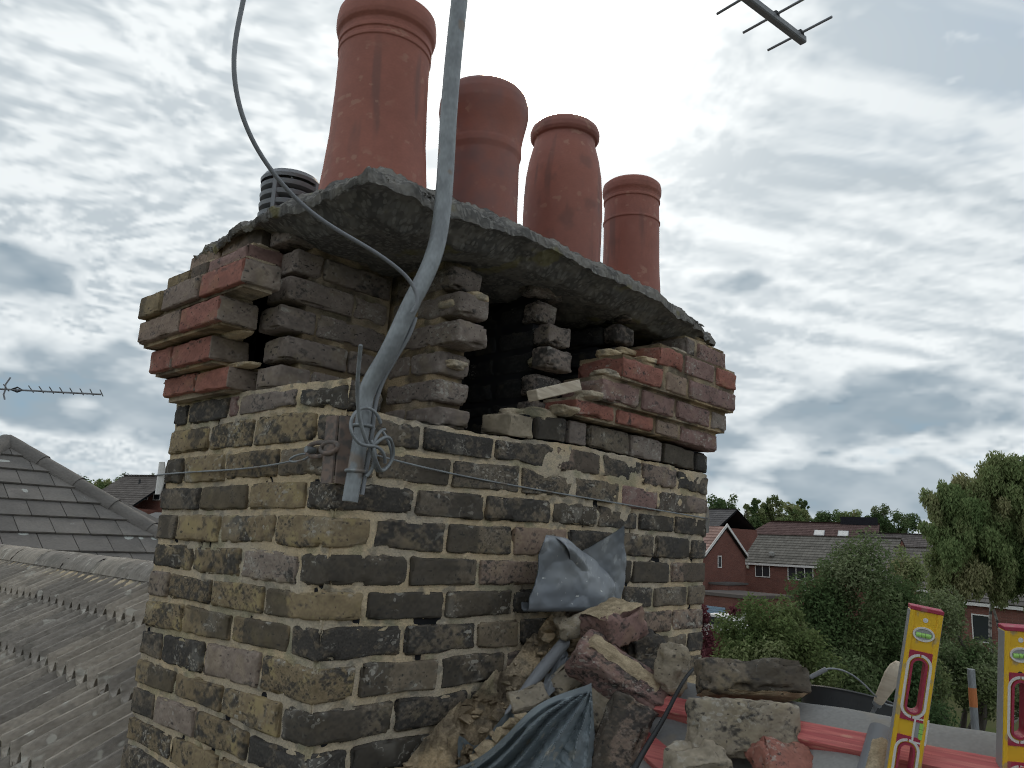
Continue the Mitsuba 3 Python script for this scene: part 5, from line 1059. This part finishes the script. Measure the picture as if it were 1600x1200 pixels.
s5 = thing('outbuilding', 'pale low outbuilding roof below the distant brick terrace', 'outbuilding'); p = V((25.464, 62.976, 0.878)); paint('roof', *quad_box(p, ta * 2.2, tb * 1.5 + Zu * .5, Zu * .12), (.22, .21, .205), s5); paint('wall', *quad_box(p + ta * .2 + tb * .2 - Zu * 3, ta * 1.8, tb * 1.3, Zu * 2.95), (.48, .45, .43), s5)
# far aerial against the sky on the left
fa = thing('tv_aerial', 'thin distant yagi aerial seen edge-on against the sky on the left', 'aerial'); c0, c1 = V((3.114, 16.000, 2.865)), V((4.761, 15.104, 2.941)); d = unit(c1 - c0); up3 = unit(Zu - d * (Zu @ d)); sd = np.cross(d, up3)
obj('boom', tube([c0, c1], .018, 8), 'mat_cable', fa); m = trimesh.creation.cylinder(radius=.02, segment=[c0, c0 - Zu * 9], sections=10); obj('mast', vf(m), 'mat_cable', fa)
for i in range(9):
    c = c0 + (c1 - c0) * (.25 + .75 * i / 8.0) if i else c0 + (c1 - c0) * .12; obj('element', tube([c - sd * .20, c + sd * .20 + up3 * .06], .011, 6), 'mat_cable', fa)
q = c0 + (c1 - c0) * .115; obj('reflector', tube([q + up3 * .24 + d * .06, q + up3 * .09 - d * .01, q, q - up3 * .10 - d * .02, q - up3 * .20 + d * .01], .016, 6), 'mat_cable', fa)
q = c0 + (c1 - c0) * .22; obj('dipole', tube([q - d * .10, q + up3 * .05, q + d * .10, q - up3 * .04, q - d * .10], .018, 6), 'mat_black', fa)

# ---------------------------------------------------------------- trees and shrubs
def leaf_cloud(centres, radii, n, size, cols, seed, droop=0.0, squash=1.0, stretch=1.0, dark_in=None):
    """n leaf faces scattered in clumps: (vertices, faces, colours)"""
    r = np.random.default_rng(seed); centres, radii = np.asarray(centres), np.asarray(radii); w = radii ** 2.2; ci = r.choice(len(centres), n, p=w / w.sum())
    dirs = r.normal(size=(n, 3)); dirs /= np.linalg.norm(dirs, axis=1, keepdims=True); rad = r.random(n) ** (1 / 2.2)
    off = dirs * (rad * radii[ci])[:, None]; off[:, 2] *= squash
    if droop: off[:, 2] -= droop * r.random(n) ** 2 * radii[ci]
    p = centres[ci] + off; nr = dirs * .7 + r.normal(size=(n, 3)) * .6 + [0, 0, .35]; nr /= np.linalg.norm(nr, axis=1, keepdims=True)
    a = np.cross(nr, r.normal(size=(n, 3))); a /= np.linalg.norm(a, axis=1, keepdims=True)
    if droop: a = a * .5 - np.array([0, 0, 1.0]) * (.6 + .4 * r.random((n, 1))); a /= np.linalg.norm(a, axis=1, keepdims=True)
    b = np.cross(nr, a); b /= np.linalg.norm(b, axis=1, keepdims=True); s = size * (.6 + .8 * r.random((n, 1)))
    v = np.stack([p - a * s * stretch, p + b * s * .45, p + a * s * stretch, p - b * s * .45], 1).reshape(-1, 3); q = np.arange(n) * 4
    f = np.vstack([np.stack([q, q + 1, q + 2], 1), np.stack([q, q + 2, q + 3], 1)]); cols = np.asarray(cols, float); pick = (meshkit.fbm(centres * .9 + seed, 2, seed)[ci] * 1.6 - .3 + .35 * (r.random(n) - .5)) * (len(cols) - 1)
    pick = np.clip(pick, 0, len(cols) - 1.001); i0 = pick.astype(int); t = (pick - i0)[:, None]; c = (cols[i0] * (1 - t) + cols[i0 + 1] * t) * (.75 + .5 * r.random((n, 1)))
    return v, f, np.repeat(c, 4, 0)
def blob(center, size, n, seed, r0, rough=.35, bottom=-1.0):
    """clump centres filling an uneven ellipsoid, denser towards its skin"""
    r = np.random.default_rng(seed); out = []
    while len(out) < n:
        d = r.normal(size=3); d /= np.linalg.norm(d); k = 1 + rough * 2 * (float(meshkit.fbm((d * 1.6 + seed)[None], 3, seed)[0]) - .5); t = r.random() ** .45
        if d[2] * t < bottom: continue
        out.append(np.asarray(center) + d * np.asarray(size) * k * t)
    out = np.array(out); return out, r0 * (.6 + .8 * r.random(n))
def limbs(base, tops, r0, seed):
    r = np.random.default_rng(seed); ms = []
    for t_ in tops:
        mid = (V(base) * .5 + V(t_) * .5) + r.normal(size=3) * .12 * np.linalg.norm(V(t_) - base) * [1, 1, .3]
        pts = spline([base, mid, t_], 14); ms.append(tube(pts, np.linspace(r0, r0 * .15, 14), 7))
    return cat_meshes(ms)
def tree(name, label, cat, base, crowns, n_leaf, leaf, cols, seed, trunk_r=.15, bark='mat_bark', group=None, droop=0, stretch=1.0, squash=1.0, n_clump=90, clump=.5, rough=.35, n_limb=6, tops=None):
    k = thing(name, label, cat, group); cs, rs = [], []
    for i, (c, s) in enumerate(crowns):
        m_ = max(8, int(n_clump * np.prod(s) ** .67 / sum(np.prod(q[1]) ** .67 for q in crowns))); a, b = blob(c, s, m_, seed + i * 7, clump, rough); cs.append(a); rs.append(b)
    cs, rs = np.vstack(cs), np.concatenate(rs); v, f, c = leaf_cloud(cs, rs, n_leaf, leaf, cols, seed, droop, squash, stretch)
    kk = fastkey('crown', k); scene[kk] = mikit.ply((v, f), 'mat_leaf', color=c)
    base = V(base); sel = np.random.default_rng(seed).choice(len(cs), min(n_limb, len(cs)), replace=False); tp = [cs[i] for i in sel] if tops is None else tops
    obj('trunk', limbs(base, tp, trunk_r, seed), bark, k, smooth=60); return k
def bark_colour(p, n, uv): return mix((.12, .10, .085), (.20, .18, .16), fbm(p.x * 6, p.y * 6, p.z * 2, 3))
scene['mat_bark'] = two({'type': 'diffuse', 'reflectance': proc(bark_colour)})
def birch_bark(p, n, uv): return mix((.46, .43, .40), (.13, .12, .115), smoothstep(.52, .60, fbm(p.x * 5, p.y * 5, p.z * 14, 3)))
scene['mat_birch'] = two({'type': 'diffuse', 'reflectance': proc(birch_bark)})
DG = [(.058, .098, .044), (.100, .152, .063), (.155, .205, .092), (.25, .28, .16)]
LG = [(.100, .145, .055), (.165, .210, .082), (.24, .27, .13), (.32, .33, .19)]
BG = [(.150, .215, .088), (.220, .285, .120), (.290, .320, .150), (.37, .35, .19)]
RG = [(.10, .030, .040), (.16, .055, .065), (.22, .085, .095)]
def pxs(px, t): return px / 1220.7 * t
c = V((19.358, 5.869, -1.740)); tree('evergreen_tree', 'large dense dark green tree behind the bare ridge', 'tree', c - Zu * 4.6, [(V((19.373, 5.966, -2.124)), (1.75, 1.75, 1.6)), (V((19.082, 5.669, -0.062)), (.78, .75, .78)), (V((18.543, 6.224, -0.992)), (.62, .62, .8)), (V((20.032, 5.234, -1.033)), (.75, .75, .85)), (V((19.137, 5.778, -3.164)), (2.2, 2.0, 1.4))], 110000, .046, DG, 21, trunk_r=.22, n_clump=230, clump=.42)
c = V((15.951, 6.413, -1.316)); tree('shrub_tree', 'paler yellow-green leafy tree left of the dark tree', 'tree', c - Zu * 3.6, [(c, (.95, .95, .85)), (V((15.229, 6.588, -1.814)), (.7, .7, .7)), (V((15.934, 5.777, -1.637)), (.7, .7, .8))], 26000, .045, LG, 23, n_clump=90, clump=.30, trunk_r=.10)
c = V((18.102, 8.747, -1.835)); tree('purple_shrub', 'purple-red leaved shrub at the far edge of the stack', 'shrub', c - Zu * 2.8, [(c, (.85, .85, .85)), (V((17.184, 8.386, -2.337)), (.9, .9, .7))], 18000, .045, RG, 25, n_clump=60, clump=.26, trunk_r=.06)
c = V((25.452, 6.207, 0.270)); tree('young_tree', 'slim brownish young tree top beside the dark tree', 'tree', V((25.586, 6.175, -0.111)) - Zu * 6, [(V((25.511, 6.286, -0.213)), (.45, .45, .85))], 5000, .05, BG, 27, n_clump=26, clump=.26, trunk_r=.06)
c = V((24.384, 4.915, -1.611)); tree('garden_bush', 'mixed green bush behind and right of the first level', 'bush', c - Zu * 3.4, [(V((23.987, 5.191, -1.100)), (.8, .8, .7)), (V((23.586, 4.545, -2.519)), (1.3, 1.3, 1.0)), (V((23.150, 3.580, -2.739)), (1.2, 1.2, .8)), (V((21.673, 5.126, -2.587)), (1.2, 1.2, 1.0))], 42000, .048, DG[1:] + LG[1:3], 29, n_clump=150, clump=.34)
bt = [V((30.930, 6.022, 1.221)), V((32.045, 5.283, 2.194)), V((33.303, 4.587, 2.502)), V((33.054, 3.630, 1.580))]
tree('birch_tree', 'tall drooping birch with pale stems at the edge of the frame', 'tree', V((32.454, 5.362, -2.091)) - Zu * 3.2, [(V((31.539, 4.818, 3.076)), (1.35, 1.35, 1.2)), (V((30.053, 5.964, 2.080)), (1.0, 1.0, 1.3)), (V((29.400, 6.155, 1.278)), (.75, .75, 1.1)), (V((32.586, 3.873, 2.459)), (1.5, 1.5, 1.7)), (V((31.350, 4.940, 0.822)), (1.75, 1.75, 1.5)), (V((30.115, 5.825, -0.211)), (.9, .9, .9)), (V((31.550, 4.286, -0.232)), (1.2, 1.2, .7))], 150000, .055, BG, 33, trunk_r=.085, bark='mat_birch', droop=1.5, stretch=1.25, n_clump=250, clump=.30, tops=bt, rough=.5)
# distant trees along the skyline
far = [(1118, 772, 36, 24, 150, DG, 'rounded dark tree above the small grey roof'), (1165, 795, 14, 12, 150, LG, 'small light green tree beside the dark conifer'), (1178, 779, 12, 18, 140, DG, 'dark pointed conifer on the skyline'), (1195, 773, 22, 22, 155, LG, 'tall pale green tree on the skyline right of the conifer'),
       (1236, 787, 26, 16, 165, BG, 'olive green tree on the skyline'), (1253, 776, 9, 15, 170, DG, 'wind-shaped dark pine standing above the skyline'), (1290, 800, 26, 12, 190, DG, 'low dark tree above the long reddish roof'), (1330, 797, 24, 12, 190, BG, 'low olive tree behind the black roof box'), (1368, 792, 24, 14, 185, DG, 'bushy dark tree above the plain roof'), (1408, 800, 30, 14, 180, DG, 'broad dark green tree next to the birch'),
       (112, 740, 28, 10, 230, DG, 'dark far tree above the hip ridge'), (160, 748, 22, 8, 220, BG, 'yellowish far tree above the plain far roof'), (205, 744, 26, 8, 240, DG, 'dark far tree above the distant terrace'), (245, 745, 24, 9, 240, DG, 'dark far tree beside the stack edge on the left')]
for i, (x, ytop, hw, hh, t, cols, lab) in enumerate(far):
    s = t / 1220.7; top = CAM + t * (FWD + RGT * (x - 800) / 1220.7 - UP * (ytop - 600) / 1220.7); R_, H_ = hw * s, max(hh * s, 3.0)
    conifer = 'pointed' in lab; c = top - Zu * H_; cr = [(c, (R_, R_, H_))] if not conifer else [(top - Zu * H_ * (.25 + .45 * j), (R_ * (.25 + .25 * j), R_ * (.25 + .25 * j), H_ * .35)) for j in range(4)]
    cr.append((c - Zu * H_ * .9, (R_ * 1.1, R_ * 1.1, H_ * .7)))
    tree('skyline_tree', lab, 'tree', [c[0], c[1], gz(c) - .5], cr, 5200, .32 if not conifer else .26, cols, 50 + i, n_clump=60, clump=R_ * .26, trunk_r=.35, group=None, rough=.5)
# the wood that closes the horizon
vs, fs, cs, nn = [], [], [], 0; r = np.random.default_rng(77)
for i in range(300):
    az = r.uniform(-.25, 1.75); dist = r.uniform(240, 360); p = V([math.cos(az) * dist, math.sin(az) * dist, 0]); p[2] = gz(p); H_ = r.uniform(7, 12.5); R_ = r.uniform(4, 7)
    a, b = blob(p + Zu * H_ * .6, (R_, R_, H_ * .5), 16, 400 + i, 2.2); v, f, c = leaf_cloud(a, b, 420, .75, [DG, BG, DG, LG][i % 4], 400 + i); vs.append(v); fs.append(f + nn); cs.append(c); nn += len(v)
kk = fastkey('wood'); scene[kk] = mikit.ply((np.vstack(vs), np.vstack(fs)), 'mat_leaf', color=np.vstack(cs)); tag(kk, 'far-off belt of woodland along the horizon', 'woodland', kind='stuff')
